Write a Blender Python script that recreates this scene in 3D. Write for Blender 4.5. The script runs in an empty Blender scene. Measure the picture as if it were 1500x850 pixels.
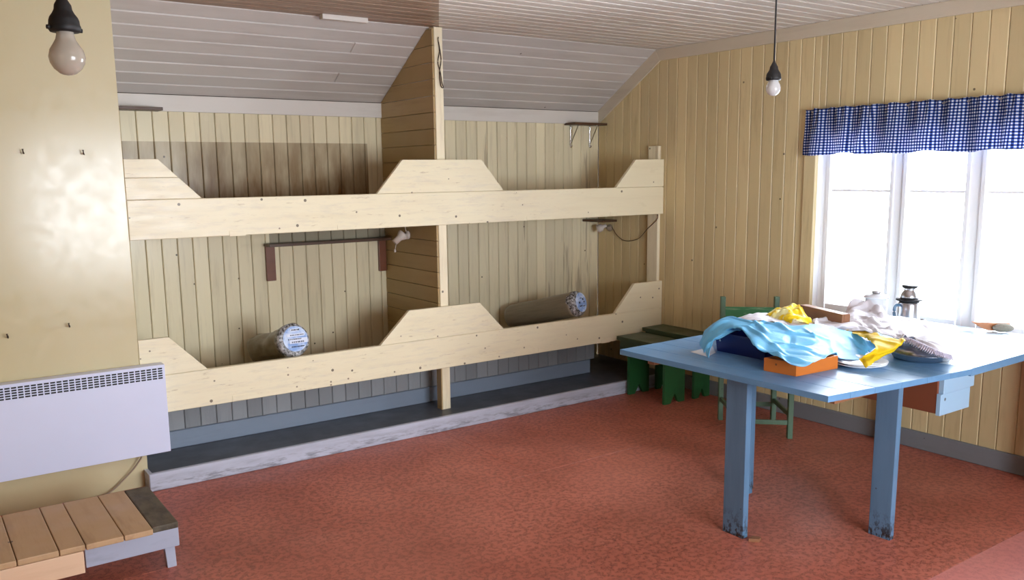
import bpy, bmesh, math, random
from mathutils import Vector, Matrix, noise
random.seed(7)
C = bpy.context.scene.collection
PI = math.pi

# ------------------------------------------------------------------ helpers
def obj(name, bm, m=None, parent=None, kind=None, smooth=False, label=None):
    bmesh.ops.recalc_face_normals(bm, faces=bm.faces)
    me = bpy.data.meshes.new(name)
    bm.to_mesh(me); bm.free()
    if smooth:
        for p in me.polygons: p.use_smooth = True
    o = bpy.data.objects.new(name, me); C.objects.link(o)
    for x in (m if isinstance(m, (list, tuple)) else [m]):
        if x: me.materials.append(x)
    if parent: o.parent = parent
    if kind: o['kind'] = kind
    if label: o['label'] = label
    return o
def tag(o, label, cat, group=None):
    o['label'] = label; o['category'] = cat
    if group: o['group'] = group
    return o
def thing(name, label, cat, loc=(0, 0, 0), rz=0, group=None):
    o = bpy.data.objects.new(name, None); C.objects.link(o)
    o.empty_display_size = .05
    o.location = loc; o.rotation_euler = (0, 0, rz)
    return tag(o, label, cat, group)
def struct(name, bm, m, parent=None):
    return obj(name, bm, m, parent, kind='structure')
def NB(): return bmesh.new()
V = Vector
def cbox(bm, O, U, W, N, w, h, t, c=.003, h1=None, mi=0):
    """board: back corner O, width dir U, height dir W, front normal N; front edges chamfered by c; h1 = height at far side"""
    O, U, W, N = V(O), V(U).normalized(), V(W).normalized(), V(N).normalized()
    if h1 is None: h1 = h
    def P(u, s, n, ins=0):
        uu = ins if u == 0 else w - ins
        hh = h if u == 0 else h1
        vv = ins if s == 0 else hh - ins
        return bm.verts.new(O + U*uu + W*vv + N*n)
    q = [(0, 0), (1, 0), (1, 1), (0, 1)]
    a = [P(u, s, 0) for u, s in q]
    b = [P(u, s, t - c) for u, s in q]
    d = [P(u, s, t, c) for u, s in q]
    fs = [bm.faces.new(a[::-1]), bm.faces.new(d)]
    for i in range(4):
        j = (i + 1) % 4
        fs.append(bm.faces.new((a[i], a[j], b[j], b[i])))
        fs.append(bm.faces.new((b[i], b[j], d[j], d[i])))
    for f in fs: f.material_index = mi
def box(bm, x0, x1, y0, y1, z0, z1, bev=.002, mat=None, mi=0):
    r = bmesh.ops.create_cube(bm, size=1)
    vs = r['verts']
    for v in vs:
        v.co = V((x0 + (v.co.x + .5)*(x1 - x0), y0 + (v.co.y + .5)*(y1 - y0), z0 + (v.co.z + .5)*(z1 - z0)))
    fs = set(f for v in vs for f in v.link_faces)
    for f in fs: f.material_index = mi
    if bev:
        es = list(set(e for v in vs for e in v.link_edges))
        r = bmesh.ops.bevel(bm, geom=es, offset=bev, segments=2, affect='EDGES', profile=.6)
        vs = list(set(r['verts']) | set(v for v in vs if v.is_valid))
        for f in r['faces']: f.material_index = mi
    if mat is not None:
        for v in vs: v.co = mat @ v.co
    return vs
def prism(bm, pts, off, bev=.0, mi=0):
    """closed planar polygon pts (3D) extruded by vector off"""
    off = V(off)
    a = [bm.verts.new(V(p)) for p in pts]; b = [bm.verts.new(V(p) + off) for p in pts]
    n = len(pts)
    fs = [bm.faces.new(a[::-1]), bm.faces.new(b)]
    for i in range(n):
        j = (i + 1) % n
        fs.append(bm.faces.new((a[i], a[j], b[j], b[i])))
    for f in fs: f.material_index = mi
    if bev:
        es = list(set(e for f in fs for e in f.edges))
        bmesh.ops.bevel(bm, geom=es, offset=bev, segments=2, affect='EDGES', profile=.6)
def tube(bm, pts, r, n=10, smooth_sub=6):
    P = [V(p) for p in pts]
    if len(P) > 2 and smooth_sub:
        Q = []
        for i in range(len(P) - 1):
            p0, p1, p2, p3 = P[max(i-1, 0)], P[i], P[i+1], P[min(i+2, len(P)-1)]
            for k in range(smooth_sub):
                t = k/smooth_sub
                Q.append(.5*((2*p1) + (p2-p0)*t + (2*p0-5*p1+4*p2-p3)*t*t + (3*p1-p0-3*p2+p3)*t**3))
        P = Q + [P[-1]]
    rings = []
    up = V((0, 0, 1))
    for i, p in enumerate(P):
        d = (P[min(i+1, len(P)-1)] - P[max(i-1, 0)]).normalized()
        a = d.cross(up)
        if a.length < .05: a = d.cross(V((1, 0, 0)))
        a.normalize(); b = d.cross(a)
        rings.append([bm.verts.new(p + (a*math.cos(2*PI*k/n) + b*math.sin(2*PI*k/n))*r) for k in range(n)])
    for i in range(len(rings)-1):
        for k in range(n):
            bm.faces.new((rings[i][k], rings[i][(k+1) % n], rings[i+1][(k+1) % n], rings[i+1][k]))
    bm.faces.new(rings[0]); bm.faces.new(rings[-1][::-1])
def lathe(bm, prof, n=32, M=None, mi=0):
    """prof: (r, z) list"""
    rings = []
    for r, z in prof:
        if r < 1e-6: rings.append([bm.verts.new((0, 0, z))])
        else: rings.append([bm.verts.new((r*math.cos(2*PI*k/n), r*math.sin(2*PI*k/n), z)) for k in range(n)])
    for a, b in zip(rings, rings[1:]):
        for k in range(n):
            j = (k+1) % n
            if len(a) == 1 and len(b) == 1: continue
            if len(a) == 1: f = bm.faces.new((a[0], b[j], b[k]))
            elif len(b) == 1: f = bm.faces.new((a[k], a[j], b[0]))
            else: f = bm.faces.new((a[k], a[j], b[j], b[k]))
            f.material_index = mi
    if M is not None:
        for r in rings:
            for v in r: v.co = M @ v.co
def sheet(name, G, m, parent=None, su=7, sv=7, amp=.004, freq=14, thick=.0025, seed=0, crease=.006, floor_z=None, nfold=26):
    """soft cloth from a control grid G[row][col] of points (Catmull-Rom both ways)"""
    def cr(p0, p1, p2, p3, t):
        return .5*((2*p1) + (p2-p0)*t + (2*p0-5*p1+4*p2-p3)*t*t + (3*p1-p0-3*p2+p3)*t**3)
    def line(P, s):
        P = [V(p) for p in P]; Q = []
        for i in range(len(P)-1):
            for k in range(s):
                Q.append(cr(P[max(i-1, 0)], P[i], P[i+1], P[min(i+2, len(P)-1)], k/s))
        return Q + [P[-1]]
    rnd = random.Random(seed*17 + 5)
    allp = [V(p) for r in G for p in r]
    lo = V((min(p.x for p in allp), min(p.y for p in allp))); hi = V((max(p.x for p in allp), max(p.y for p in allp)))
    folds = []
    for _ in range(nfold):
        c = V((rnd.uniform(lo.x, hi.x), rnd.uniform(lo.y, hi.y))); a = rnd.uniform(0, PI)
        folds.append((c, V((math.cos(a), math.sin(a))), rnd.uniform(.06, .17), rnd.uniform(.010, .028), rnd.choice((1, 1, -.7))*rnd.uniform(.5, 1)*crease*1.5))
    def fold_h(p):
        h = 0
        for c, d, ln, w, am in folds:
            q = V((p.x, p.y)) - c; al = q.dot(d); ac = q.x*d.y - q.y*d.x
            k = abs(ac)/w
            if k < 1 and abs(al) < ln: h += am*(1-k)*(1-(al/ln)**2)
        return h
    rows = [line(r, su) for r in G]
    cols = [line([r[i] for r in rows], sv) for i in range(len(rows[0]))]
    bm = NB(); nu, nv = len(cols), len(cols[0])
    grid = [[None]*nv for _ in range(nu)]
    for i in range(nu):
        for j in range(nv):
            p = cols[i][j]
            q = V((p.x*freq + seed*3.1, p.y*freq, p.z*freq*.6))
            k = noise.noise(q)
            rg = 1 - abs(noise.noise(V((p.x*freq*.62 + seed*7.7, p.y*freq*.62 + 3, p.z*5))))*2.4
            dz = k*amp + max(rg, -.6)*crease*.45 + fold_h(p)
            z = p.z + dz
            if floor_z is not None: z = max(z, floor_z + .001)
            grid[i][j] = bm.verts.new((p.x, p.y, z))
    for i in range(nu-1):
        for j in range(nv-1):
            bm.faces.new((grid[i][j], grid[i+1][j], grid[i+1][j+1], grid[i][j+1]))
    o = obj(name, bm, m, parent, smooth=True)
    s = o.modifiers.new('thickness', 'SOLIDIFY'); s.thickness = thick; s.offset = 1
    return o

# ------------------------------------------------------------------ materials
def srgb(r, g, b):
    f = lambda c: (c/12.92 if c <= .04045 else ((c+.055)/1.055)**2.4)
    return (f(r/255), f(g/255), f(b/255), 1)
class NT:
    def __init__(s, name):
        s.m = bpy.data.materials.new(name); s.m.use_nodes = True
        s.t = s.m.node_tree; s.n = s.t.nodes; s.l = s.t.links
        s.bsdf = s.n['Principled BSDF']; s.out = s.n['Material Output']
        s.tc = s.n.new('ShaderNodeTexCoord')
    def node(s, typ, **kw):
        x = s.n.new(typ)
        for k, v in kw.items(): setattr(x, k, v)
        return x
    def put(s, inp, v):
        if hasattr(v, 'is_linked') or hasattr(v, 'links'): s.l.new(v, inp)
        else: inp.default_value = v
    def coord(s, scale=(1, 1, 1), loc=(0, 0, 0), rot=(0, 0, 0)):
        mp = s.node('ShaderNodeMapping')
        mp.inputs['Scale'].default_value = scale; mp.inputs['Location'].default_value = loc; mp.inputs['Rotation'].default_value = rot
        s.l.new(s.tc.outputs['Object'], mp.inputs['Vector']); return mp.outputs[0]
    def noise(s, scale=(1, 1, 1), detail=4, rough=.6, loc=(0, 0, 0), dist=0):
        x = s.node('ShaderNodeTexNoise'); x.inputs['Scale'].default_value = 1
        x.inputs['Detail'].default_value = detail; x.inputs['Roughness'].default_value = rough; x.inputs['Distortion'].default_value = dist
        s.l.new(s.coord(scale, loc), x.inputs['Vector']); return x.outputs['Fac']
    def ramp(s, fac, a, b, ca=0., cb=1.):
        x = s.node('ShaderNodeMapRange'); s.l.new(fac, x.inputs[0])
        for i, v in zip((1, 2, 3, 4), (a, b, ca, cb)): x.inputs[i].default_value = v
        return x.outputs[0]
    def math(s, op, a, b=0.):
        x = s.node('ShaderNodeMath', operation=op); s.put(x.inputs[0], a); s.put(x.inputs[1], b); return x.outputs[0]
    def mix(s, fac, a, b, blend='MIX'):
        x = s.node('ShaderNodeMix', data_type='RGBA', blend_type=blend)
        s.put(x.inputs[0], fac); s.put(x.inputs[6], a); s.put(x.inputs[7], b); return x.outputs[2]
    def island(s):
        return s.node('ShaderNodeNewGeometry').outputs['Random Per Island']
    def xyz(s):
        x = s.node('ShaderNodeSeparateXYZ'); s.l.new(s.tc.outputs['Object'], x.inputs[0]); return x.outputs
    def specks(s, density=9, size=.07, keep=.6):
        """sparse dark dots: nail holes, knots, chips"""
        v = s.node('ShaderNodeTexVoronoi'); v.inputs['Scale'].default_value = density
        s.l.new(s.tc.outputs['Object'], v.inputs['Vector'])
        near = s.math('LESS_THAN', v.outputs['Distance'], size)
        sep = s.node('ShaderNodeSeparateColor'); s.l.new(v.outputs['Color'], sep.inputs[0])
        return s.math('MULTIPLY', near, s.math('GREATER_THAN', sep.outputs[0], keep))
    def bump(s, h, strength=.2, dist=.002):
        b = s.node('ShaderNodeBump'); b.inputs['Strength'].default_value = strength; b.inputs['Distance'].default_value = dist
        s.l.new(h, b.inputs['Height']); s.l.new(b.outputs[0], s.bsdf.inputs['Normal'])
    def done(s, col, rough=.5, metal=0., spec=.5):
        s.put(s.bsdf.inputs['Base Color'], col); s.put(s.bsdf.inputs['Roughness'], rough)
        s.put(s.bsdf.inputs['Metallic'], metal); s.bsdf.inputs['Specular IOR Level'].default_value = spec
        return s.m
def simple(name, rgb, rough=.5, metal=0., spec=.5, var=.12, sc=9):
    t = NT(name); c = srgb(*rgb)
    f = t.noise((sc, sc, sc))
    d = tuple(x*(1-var) for x in c[:3]) + (1,); u = tuple(min(1, x*(1+var)) for x in c[:3]) + (1,)
    return t.done(t.mix(f, d, u), rough, metal, spec)
def painted(name, rgb, dirt, stretch, rough=.35, var=.14, amt=.5, lo=.5, hi=.75, speck=True, spec=.5, bump=.15, speck_d=7, speck_s=.05, keep=.62):
    """painted boards: a tone of its own per board, worn streaks along the grain, small holes"""
    t = NT(name); c = srgb(*rgb); k = srgb(*dirt)
    base = t.mix(t.island(), tuple(x*(1-var) for x in c[:3]) + (1,), tuple(min(1, x*(1+var)) for x in c[:3]) + (1,))
    st = t.noise(stretch, 5, .65)
    big = t.noise((1.3, 1.3, 1.3), 3, .6, (4, 2, 7))
    w = t.math('MULTIPLY', t.ramp(st, lo, hi), t.ramp(big, .35, .65))
    col = t.mix(t.math('MULTIPLY', w, amt), base, k)
    if speck: col = t.mix(t.math('MULTIPLY', t.specks(speck_d, speck_s, keep), .8), col, srgb(60, 45, 32))
    r = t.ramp(t.noise((5, 5, 5), 3), .3, .7, rough*.8, rough*1.25)
    if bump: t.bump(t.noise(tuple(x*1.5 for x in stretch), 4), bump, .002)
    return t.done(col, r, 0, spec)

M = {}
M['wall_tan'] = painted('tan_boards', (212, 192, 146), (142, 114, 76), (26, 26, 2.2), .38, .10, .55, .52, .78)
M['wall_back'] = None
M['gap'] = simple('dark_gap', (70, 56, 38), .9)
M['board'] = painted('cream_boards', (240, 232, 206), (200, 178, 138), (1.6, 22, 22), .27, .02, .45, .5, .72, speck_d=11, speck_s=.075, keep=.55)
M['post'] = painted('cream_post', (238, 226, 194), (150, 125, 88), (20, 20, 2.0), .4, .03, .6, .5, .7, speck_d=12, speck_s=.09)
M['partition'] = painted('ochre_partition', (170, 144, 96), (112, 86, 52), (22, 1.6, 22), .42, .10, .5)
M['slope'] = painted('grey_white_ceiling', (202, 195, 188), (156, 144, 134), (1.4, 12, 12), .5, .06, .5, .45, .75, keep=.8)
M['frieze'] = painted('pale_trim', (216, 209, 200), (170, 155, 140), (1.4, 14, 14), .5, .03, .35, keep=.8)
M['trim'] = painted('beige_trim', (206, 194, 172), (140, 122, 98), (14, 1.4, 14), .5, .03, .4, keep=.75)
M['base_grey'] = painted('grey_baseboard', (122, 124, 128), (86, 84, 84), (14, 1.4, 14), .5, .04, .5)
M['plinth_front'] = painted('pale_blue_grey', (178, 184, 200), (96, 96, 104), (2.0, 20, 26), .4, .03, .85, .5, .68)
M['plinth_top'] = painted('dark_blue_grey', (78, 82, 90), (58, 58, 62), (2, 14, 14), .4, .04, .5, speck=False)
M['skirting'] = painted('blue_grey', (124, 136, 152), (92, 96, 104), (2, 16, 16), .45, .03, .4)
M['wainscot'] = painted('grey_boards', (140, 142, 144), (92, 92, 92), (20, 20, 2), .5, .13, .5)
M['inner'] = simple('bunk_floor_boards', (150, 132, 92), .6)
M['brown'] = painted('brown_stained_wood', (112, 62, 36), (70, 38, 24), (3, 30, 30), .35, .08, .5, speck=False)
M['darkwood'] = painted('dark_shelf_wood', (84, 58, 38), (50, 34, 24), (3, 30, 30), .4, .08, .5, speck=False)
M['heater'] = simple('white_enamel', (216, 221, 244), .35, var=.02)
M['black'] = simple('black_slot', (28, 28, 34), .6)
M['bakelite'] = simple('black_bakelite', (17, 15, 14), .6, var=.2, sc=60)
M['cable'] = simple('cable_sheath', (150, 132, 110), .5)
M['chrome'] = simple('chrome', (220, 220, 222), .15, 1., var=.03)
M['steel'] = simple('brushed_steel', (190, 190, 194), .28, 1., var=.06)
M['tin'] = simple('white_lamp_enamel', (212, 200, 188), .3, var=.1, sc=40)
M['pine'] = painted('bare_pine', (190, 156, 116), (140, 106, 70), (22, 2.2, 22), .55, .08, .6, .48, .75, speck_d=9, speck_s=.09, keep=.6)
M['pine_front'] = painted('bare_pine_front', (226, 192, 158), (196, 150, 108), (2.2, 22, 22), .55, .05, .5, speck_d=6, speck_s=.1, keep=.6)
M['oldwood'] = painted('weathered_dark_plank', (100, 90, 72), (48, 42, 34), (12, 5, 12), .7, .05, .9, .4, .62)
M['lb_grey'] = painted('chipped_grey_paint', (168, 174, 192), (110, 112, 122), (3, 14, 14), .45, .03, .5, speck_d=14, speck_s=.14, keep=.5)
M['green'] = painted('green_paint', (48, 112, 62), (26, 62, 36), (3, 3, 12), .35, .05, .6, speck_d=12, speck_s=.05)
M['green_dark'] = painted('green_bench_paint', (58, 74, 48), (40, 46, 32), (12, 3, 12), .4, .08, .5)
M['green_leg'] = painted('green_leg_paint', (36, 92, 48), (22, 54, 30), (6, 6, 6), .4, .05, .5)
M['chair_green'] = painted('grey_green_paint', (86, 116, 92), (56, 78, 60), (20, 20, 3), .4, .05, .6)
M['rail_green'] = painted('worn_green_rail', (50, 120, 72), (170, 190, 160), (7, 7, 60), .35, .05, .6, .56, .66)
M['table'] = painted('blue_table_top', (102, 144, 182), (76, 110, 142), (16, 1.6, 16), .36, .05, .6, .42, .7, speck_d=9, speck_s=.03, bump=.06, spec=.2)
M['table_pale'] = painted('glare_paled_blue_top', (196, 212, 224), (160, 186, 206), (16, 1.6, 16), .3, .03, .5, speck_d=9, speck_s=.03, bump=.05)  # blue top painted paler, window glare put into its colour
M['table_leg'] = painted('blue_table_leg', (116, 146, 174), (84, 108, 132), (16, 16, 2), .32, .05, .6, .45, .7, speck_d=12, speck_s=.05)
M['drawer_side'] = painted('red_brown_wood', (122, 66, 42), (78, 42, 28), (20, 3, 20), .5, .06, .7, speck=False)
M['drawer_front'] = painted('pale_blue_drawer', (156, 190, 216), (120, 150, 178), (3, 10, 10), .35, .03, .4, speck_d=8, speck_s=.06)
M['window'] = simple('white_window_paint', (252, 253, 255), .35, var=.01)
M['navy_tub'] = simple('navy_plastic', (22, 34, 104), .3, var=.05)
M['orange'] = painted('orange_varnished_wood', (196, 108, 38), (140, 72, 26), (4, 4, 26), .35, .05, .5, speck_d=16, speck_s=.08)
M['crate'] = painted('brown_box_wood', (136, 92, 62), (104, 66, 42), (5, 5, 30), .5, .05, .5, speck=False)
M['enamel'] = simple('white_enamel_ware', (226, 228, 232), .25, var=.03)
M['brush_wood'] = painted('brush_wood', (176, 112, 66), (130, 76, 42), (20, 20, 20), .45, .05, .5, speck=False)
M['bristle'] = simple('grey_bristles', (138, 134, 122), .9, var=.4, sc=160)
M['nail'] = simple('rusty_iron', (70, 56, 46), .5, .6)

def m_board():
    t = NT('worn_cream_board'); c = srgb(238, 227, 194); x, y, z = t.xyz()
    col = t.mix(t.math('MULTIPLY', t.ramp(t.noise((1.6, 22, 22), 5, .65), .48, .72), .15), c, srgb(196, 174, 134))
    left = t.ramp(x, -.5, -1.6)
    scuff = t.math('MULTIPLY', left, t.ramp(t.noise((5, 30, 34), 5, .7, (3, 0, 5)), .5, .68))
    col = t.mix(t.math('MULTIPLY', scuff, .4), col, srgb(206, 196, 178))
    col = t.mix(t.math('MULTIPLY', t.math('MULTIPLY', left, t.ramp(t.noise((7, 40, 40), 5, .7, (8, 1, 2)), .60, .70)), .5), col, srgb(160, 132, 92))
    col = t.mix(t.math('MULTIPLY', t.specks(10, .085, .5), .8), col, srgb(70, 52, 38))
    col = t.mix(t.math('MULTIPLY', t.specks(19, .11, .8), .7), col, srgb(96, 70, 48))
    t.bump(t.noise((4, 30, 30), 5), .25, .003)
    return t.done(col, t.ramp(t.noise((6, 20, 20), 4), .3, .7, .26, .42), 0, .38)
M['board'] = m_board()
def m_leg():
    t = NT('blue_table_leg_scuffed'); c = srgb(94, 128, 158); x, y, z = t.xyz()
    col = t.mix(t.math('MULTIPLY', t.ramp(t.noise((16, 16, 2), 5), .42, .7), .6), c, srgb(76, 106, 132))
    low = t.ramp(z, .13, .02)
    col = t.mix(t.math('MULTIPLY', low, t.ramp(t.noise((46, 46, 30), 5, .7), .5, .56)), col, srgb(44, 40, 38))
    col = t.mix(t.math('MULTIPLY', t.specks(16, .06, .6), .8), col, srgb(60, 60, 62))
    return t.done(col, .3)
M['table_leg'] = m_leg()
def m_plinth():
    t = NT('scuffed_plinth'); c = srgb(190, 194, 208); x, y, z = t.xyz()
    col = t.mix(t.math('MULTIPLY', t.ramp(t.noise((3, 20, 26), 5), .42, .7), .5), c, srgb(150, 152, 164))
    low = t.math('MULTIPLY', t.ramp(z, .075, .03), t.ramp(t.noise((9, 20, 50), 5, .7), .48, .62))
    col = t.mix(t.math('MULTIPLY', low, .6), col, srgb(96, 94, 98))
    return t.done(col, .35)
M['plinth_front'] = m_plinth()
def m_back():
    t = NT('back_wall_boards'); c = srgb(230, 218, 184)
    base = t.mix(t.island(), tuple(x*.9 for x in c[:3]) + (1,), tuple(min(1, x*1.08) for x in c[:3]) + (1,))
    st = t.noise((24, 24, 1.8), 5, .65); x, y, z = t.xyz()
    col = t.mix(t.math('MULTIPLY', t.ramp(st, .52, .8), .32), base, srgb(132, 112, 78))
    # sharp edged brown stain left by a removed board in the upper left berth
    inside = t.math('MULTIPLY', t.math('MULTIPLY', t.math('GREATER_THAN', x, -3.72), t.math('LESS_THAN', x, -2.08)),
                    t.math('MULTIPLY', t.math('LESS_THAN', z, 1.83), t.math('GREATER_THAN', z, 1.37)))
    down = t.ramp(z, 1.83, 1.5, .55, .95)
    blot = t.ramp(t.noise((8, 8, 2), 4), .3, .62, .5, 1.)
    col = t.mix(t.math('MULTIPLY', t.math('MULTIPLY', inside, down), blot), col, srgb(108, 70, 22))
    # grey unpainted strip above the shelf of the lower left berth
    strip = t.math('MULTIPLY', t.math('MULTIPLY', t.math('GREATER_THAN', x, -2.8), t.math('LESS_THAN', x, -1.95)),
                   t.math('MULTIPLY', t.math('GREATER_THAN', z, 1.18), t.math('LESS_THAN', z, 1.4)))
    col = t.mix(t.math('MULTIPLY', strip, .75), col, srgb(128, 120, 104))
    # bare greyed streaks in the right berths
    g = t.math('MULTIPLY', t.math('GREATER_THAN', x, -1.9), t.ramp(t.noise((13, 13, .8), 4, .6, (9, 0, 2)), .63, .66))
    col = t.mix(t.math('MULTIPLY', g, .5), col, srgb(146, 126, 102))
    col = t.mix(t.math('MULTIPLY', t.specks(8, .05, .6), .85), col, srgb(60, 45, 30))
    t.bump(t.noise((30, 30, 3), 4), .25, .002)
    return t.done(col, t.ramp(t.noise((6, 6, 3), 3), .3, .7, .16, .28), 0, .22)
M['wall_back'] = m_back()
def m_chimney():
    t = NT('glossy_cream_panel'); c = srgb(204, 191, 151)
    f = t.noise((2.2, 2.2, 1.3), 4)
    col = t.mix(f, tuple(x*.93 for x in c[:3]) + (1,), tuple(min(1, x*1.05) for x in c[:3]) + (1,))
    col = t.mix(t.math('MULTIPLY', t.specks(7, .035, .7), .8), col, srgb(70, 52, 36))
    t.bump(t.noise((6, 6, 4), 2), .05, .004)
    return t.done(col, t.ramp(t.noise((14, 14, 14), 4), .3, .7, .16, .27), 0, .5)
M['chimney'] = m_chimney()
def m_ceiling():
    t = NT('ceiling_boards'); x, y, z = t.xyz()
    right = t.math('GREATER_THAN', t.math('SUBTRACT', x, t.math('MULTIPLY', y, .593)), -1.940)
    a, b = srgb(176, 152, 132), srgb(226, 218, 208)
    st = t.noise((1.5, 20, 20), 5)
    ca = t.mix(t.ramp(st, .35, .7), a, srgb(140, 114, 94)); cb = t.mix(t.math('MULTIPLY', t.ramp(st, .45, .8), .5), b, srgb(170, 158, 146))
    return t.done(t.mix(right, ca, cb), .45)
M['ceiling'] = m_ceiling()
def m_floor():
    t = NT('red_patterned_linoleum')
    base = t.mix(t.ramp(t.noise((1.6, 1.6, 1), 4), .3, .7), srgb(166, 90, 71), srgb(198, 116, 95))
    # short dark squiggles printed in the sheet
    n1 = t.noise((62, 120, 1), 2, .6, (0, 0, 0), 1.6); n2 = t.noise((120, 52, 1), 2, .6, (5, 3, 0), 1.6)
    m1 = t.math('LESS_THAN', t.math('ABSOLUTE', t.math('SUBTRACT', n1, .5)), .032)
    m2 = t.math('LESS_THAN', t.math('ABSOLUTE', t.math('SUBTRACT', n2, .5)), .026)
    gate = t.ramp(t.noise((40, 40, 1), 2, .5, (2, 8, 0)), .46, .54)
    mk = t.math('MULTIPLY', t.math('MAXIMUM', m1, m2), gate)
    col = t.mix(t.math('MULTIPLY', mk, .75), base, srgb(84, 40, 30))
    # worn, paler walking patches
    col = t.mix(t.math('MULTIPLY', t.ramp(t.noise((.9, .9, 1), 3, .5, (3, 1, 0)), .5, .75), .25), col, srgb(206, 132, 112))
    # the newer sheet nearest the door is pinker and shinier
    x, y, z = t.xyz(); new = t.math('LESS_THAN', y, -3.031)
    col = t.mix(t.math('MULTIPLY', new, .5), col, srgb(224, 150, 148))
    t.bump(t.noise((60, 60, 1), 3), .08, .002)
    r = t.ramp(t.noise((3, 3, 1), 4), .3, .7, .4, .54)
    return t.done(col, t.math('SUBTRACT', r, t.math('MULTIPLY', new, .24)), 0, .45)
M['floor'] = m_floor()
def m_gingham():
    t = NT('blue_gingham'); x, y, z = t.xyz(); p = .0168
    s = lambda c: t.math('LESS_THAN', t.math('FRACT', t.math('DIVIDE', c, p)), .5)
    k = t.math('MULTIPLY', t.math('ADD', s(y), s(z)), .5)
    col = t.mix(t.math('GREATER_THAN', k, .25), srgb(236, 238, 244), srgb(70, 98, 168))
    col = t.mix(t.math('GREATER_THAN', k, .75), col, srgb(22, 32, 82))
    m = t.done(col, .9, 0, .2)
    tr = t.node('ShaderNodeBsdfTranslucent'); t.l.new(col, tr.inputs['Color'])
    mx = t.node('ShaderNodeMixShader'); mx.inputs[0].default_value = .42
    t.l.new(t.bsdf.outputs[0], mx.inputs[1]); t.l.new(tr.outputs[0], mx.inputs[2]); t.l.new(mx.outputs[0], t.out.inputs[0])
    return m
M['gingham'] = m_gingham()
def m_cloth(name, rgb, rgb2, amt=.4, trans=.15, rough=.75):
    t = NT(name)
    col = t.mix(t.math('MULTIPLY', t.ramp(t.noise((9, 9, 9), 4), .4, .7), amt), srgb(*rgb), srgb(*rgb2))
    t.bump(t.noise((55, 55, 55), 4), .25, .004)
    m = t.done(col, rough, 0, .25)
    tr = t.node('ShaderNodeBsdfTranslucent'); t.l.new(col, tr.inputs['Color'])
    mx = t.node('ShaderNodeMixShader'); mx.inputs[0].default_value = trans
    t.l.new(t.bsdf.outputs[0], mx.inputs[1]); t.l.new(tr.outputs[0], mx.inputs[2]); t.l.new(mx.outputs[0], t.out.inputs[0])
    return m
M['cloth_blue'] = m_cloth('light_blue_plastic_cloth', (120, 202, 246), (92, 180, 234), .5, .12, .45)
M['cloth_white'] = m_cloth('white_cotton', (232, 230, 236), (206, 202, 210), .5, .08)
M['frill'] = m_cloth('lilac_grey_frill', (206, 200, 216), (176, 168, 190), .5, .15)
M['cloth_yellow'] = m_cloth('yellow_cloth', (238, 206, 24), (220, 170, 10), .5, .15, .6)
def m_yw():
    t = NT('yellow_white_striped_cloth'); x, y, z = t.xyz()
    f = t.ramp(t.noise((16, 16, 4), 3), .46, .54)
    return t.done(t.mix(f, srgb(240, 206, 30), srgb(240, 234, 170)), .7, 0, .25)
M['cloth_yw'] = m_yw()
def m_roll():
    t = NT('plastic_wrapped_grey_felt')
    f = t.noise((70, 6, 70), 5, .6)
    col = t.mix(f, srgb(108, 98, 80), srgb(150, 138, 116))
    t.bump(t.noise((18, 10, 18), 5), .5, .01)
    return t.done(col, .3, 0, .5)
M['roll'] = m_roll()
def m_label():
    t = NT('blue_printed_label')
    f = t.ramp(t.noise((16, 16, 16), 4), .42, .6)
    return t.done(t.mix(f, srgb(136, 168, 220), srgb(206, 222, 246)), .25, 0, .5)
M['label'] = m_label()
M['label_white'] = simple('pale_label_strip', (222, 230, 246), .35, var=.04)
M['ink'] = simple('dark_print', (40, 46, 70), .5)
def m_plastic():
    t = NT('clear_wrinkled_plastic')
    f = t.noise((60, 60, 60), 4)
    t.bump(f, .8, .006)
    return t.done(t.mix(t.ramp(f, .4, .65), srgb(64, 60, 54), srgb(190, 190, 192)), .18, 0, .6)
M['plastic'] = m_plastic()
def m_glass():
    t = NT('window_glass'); t.n.remove(t.bsdf)
    tr = t.node('ShaderNodeBsdfTransparent'); tr.inputs[0].default_value = (.97, .98, .98, 1)
    gl = t.node('ShaderNodeBsdfGlossy'); gl.inputs['Roughness'].default_value = .01
    fr = t.node('ShaderNodeFresnel'); fr.inputs[0].default_value = 1.45
    mx = t.node('ShaderNodeMixShader')
    t.l.new(fr.outputs[0], mx.inputs[0]); t.l.new(tr.outputs[0], mx.inputs[1]); t.l.new(gl.outputs[0], mx.inputs[2]); t.l.new(mx.outputs[0], t.out.inputs[0])
    return t.m
M['glass'] = m_glass()
def m_bulb(name, tint, mixf):
    t = NT(name)
    t.done(srgb(*tint), .12, 0, .6)
    tr = t.node('ShaderNodeBsdfTransparent'); tr.inputs[0].default_value = (.95, .93, .9, 1)
    mx = t.node('ShaderNodeMixShader'); mx.inputs[0].default_value = mixf
    t.l.new(tr.outputs[0], mx.inputs[1]); t.l.new(t.bsdf.outputs[0], mx.inputs[2]); t.l.new(mx.outputs[0], t.out.inputs[0])
    return t.m
M['bulb'] = m_bulb('frosted_bulb_glass', (176, 166, 152), .7)
M['bulb2'] = m_bulb('clear_bulb_glass', (206, 206, 206), .7)

# ------------------------------------------------------------------ room dimensions (metres)
L, D, ZC, ZS, YR = 3.8, .753, 2.514, 2.102, .089
XW, YF = -6.2, -5.9
XM = -1.93
def slope_z(y): return ZC if y <= YR else ZC + (y - YR)*(ZS - ZC)/(D - YR)

# floor: linoleum sheets with hairline seams
bm = NB()
for (x0, x1, y0, y1) in ((XW, -2.062, -1.088, D), (-2.060, 0, -1.088, D), (XW, 0, -3.03, -1.090), (XW, 0, YF, -3.032)):
    cbox(bm, (x0, y0, -.03), (1, 0, 0), (0, 1, 0), (0, 0, 1), x1-x0, y1-y0, .03, .0012)
struct('floor', bm, M['floor'])

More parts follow.
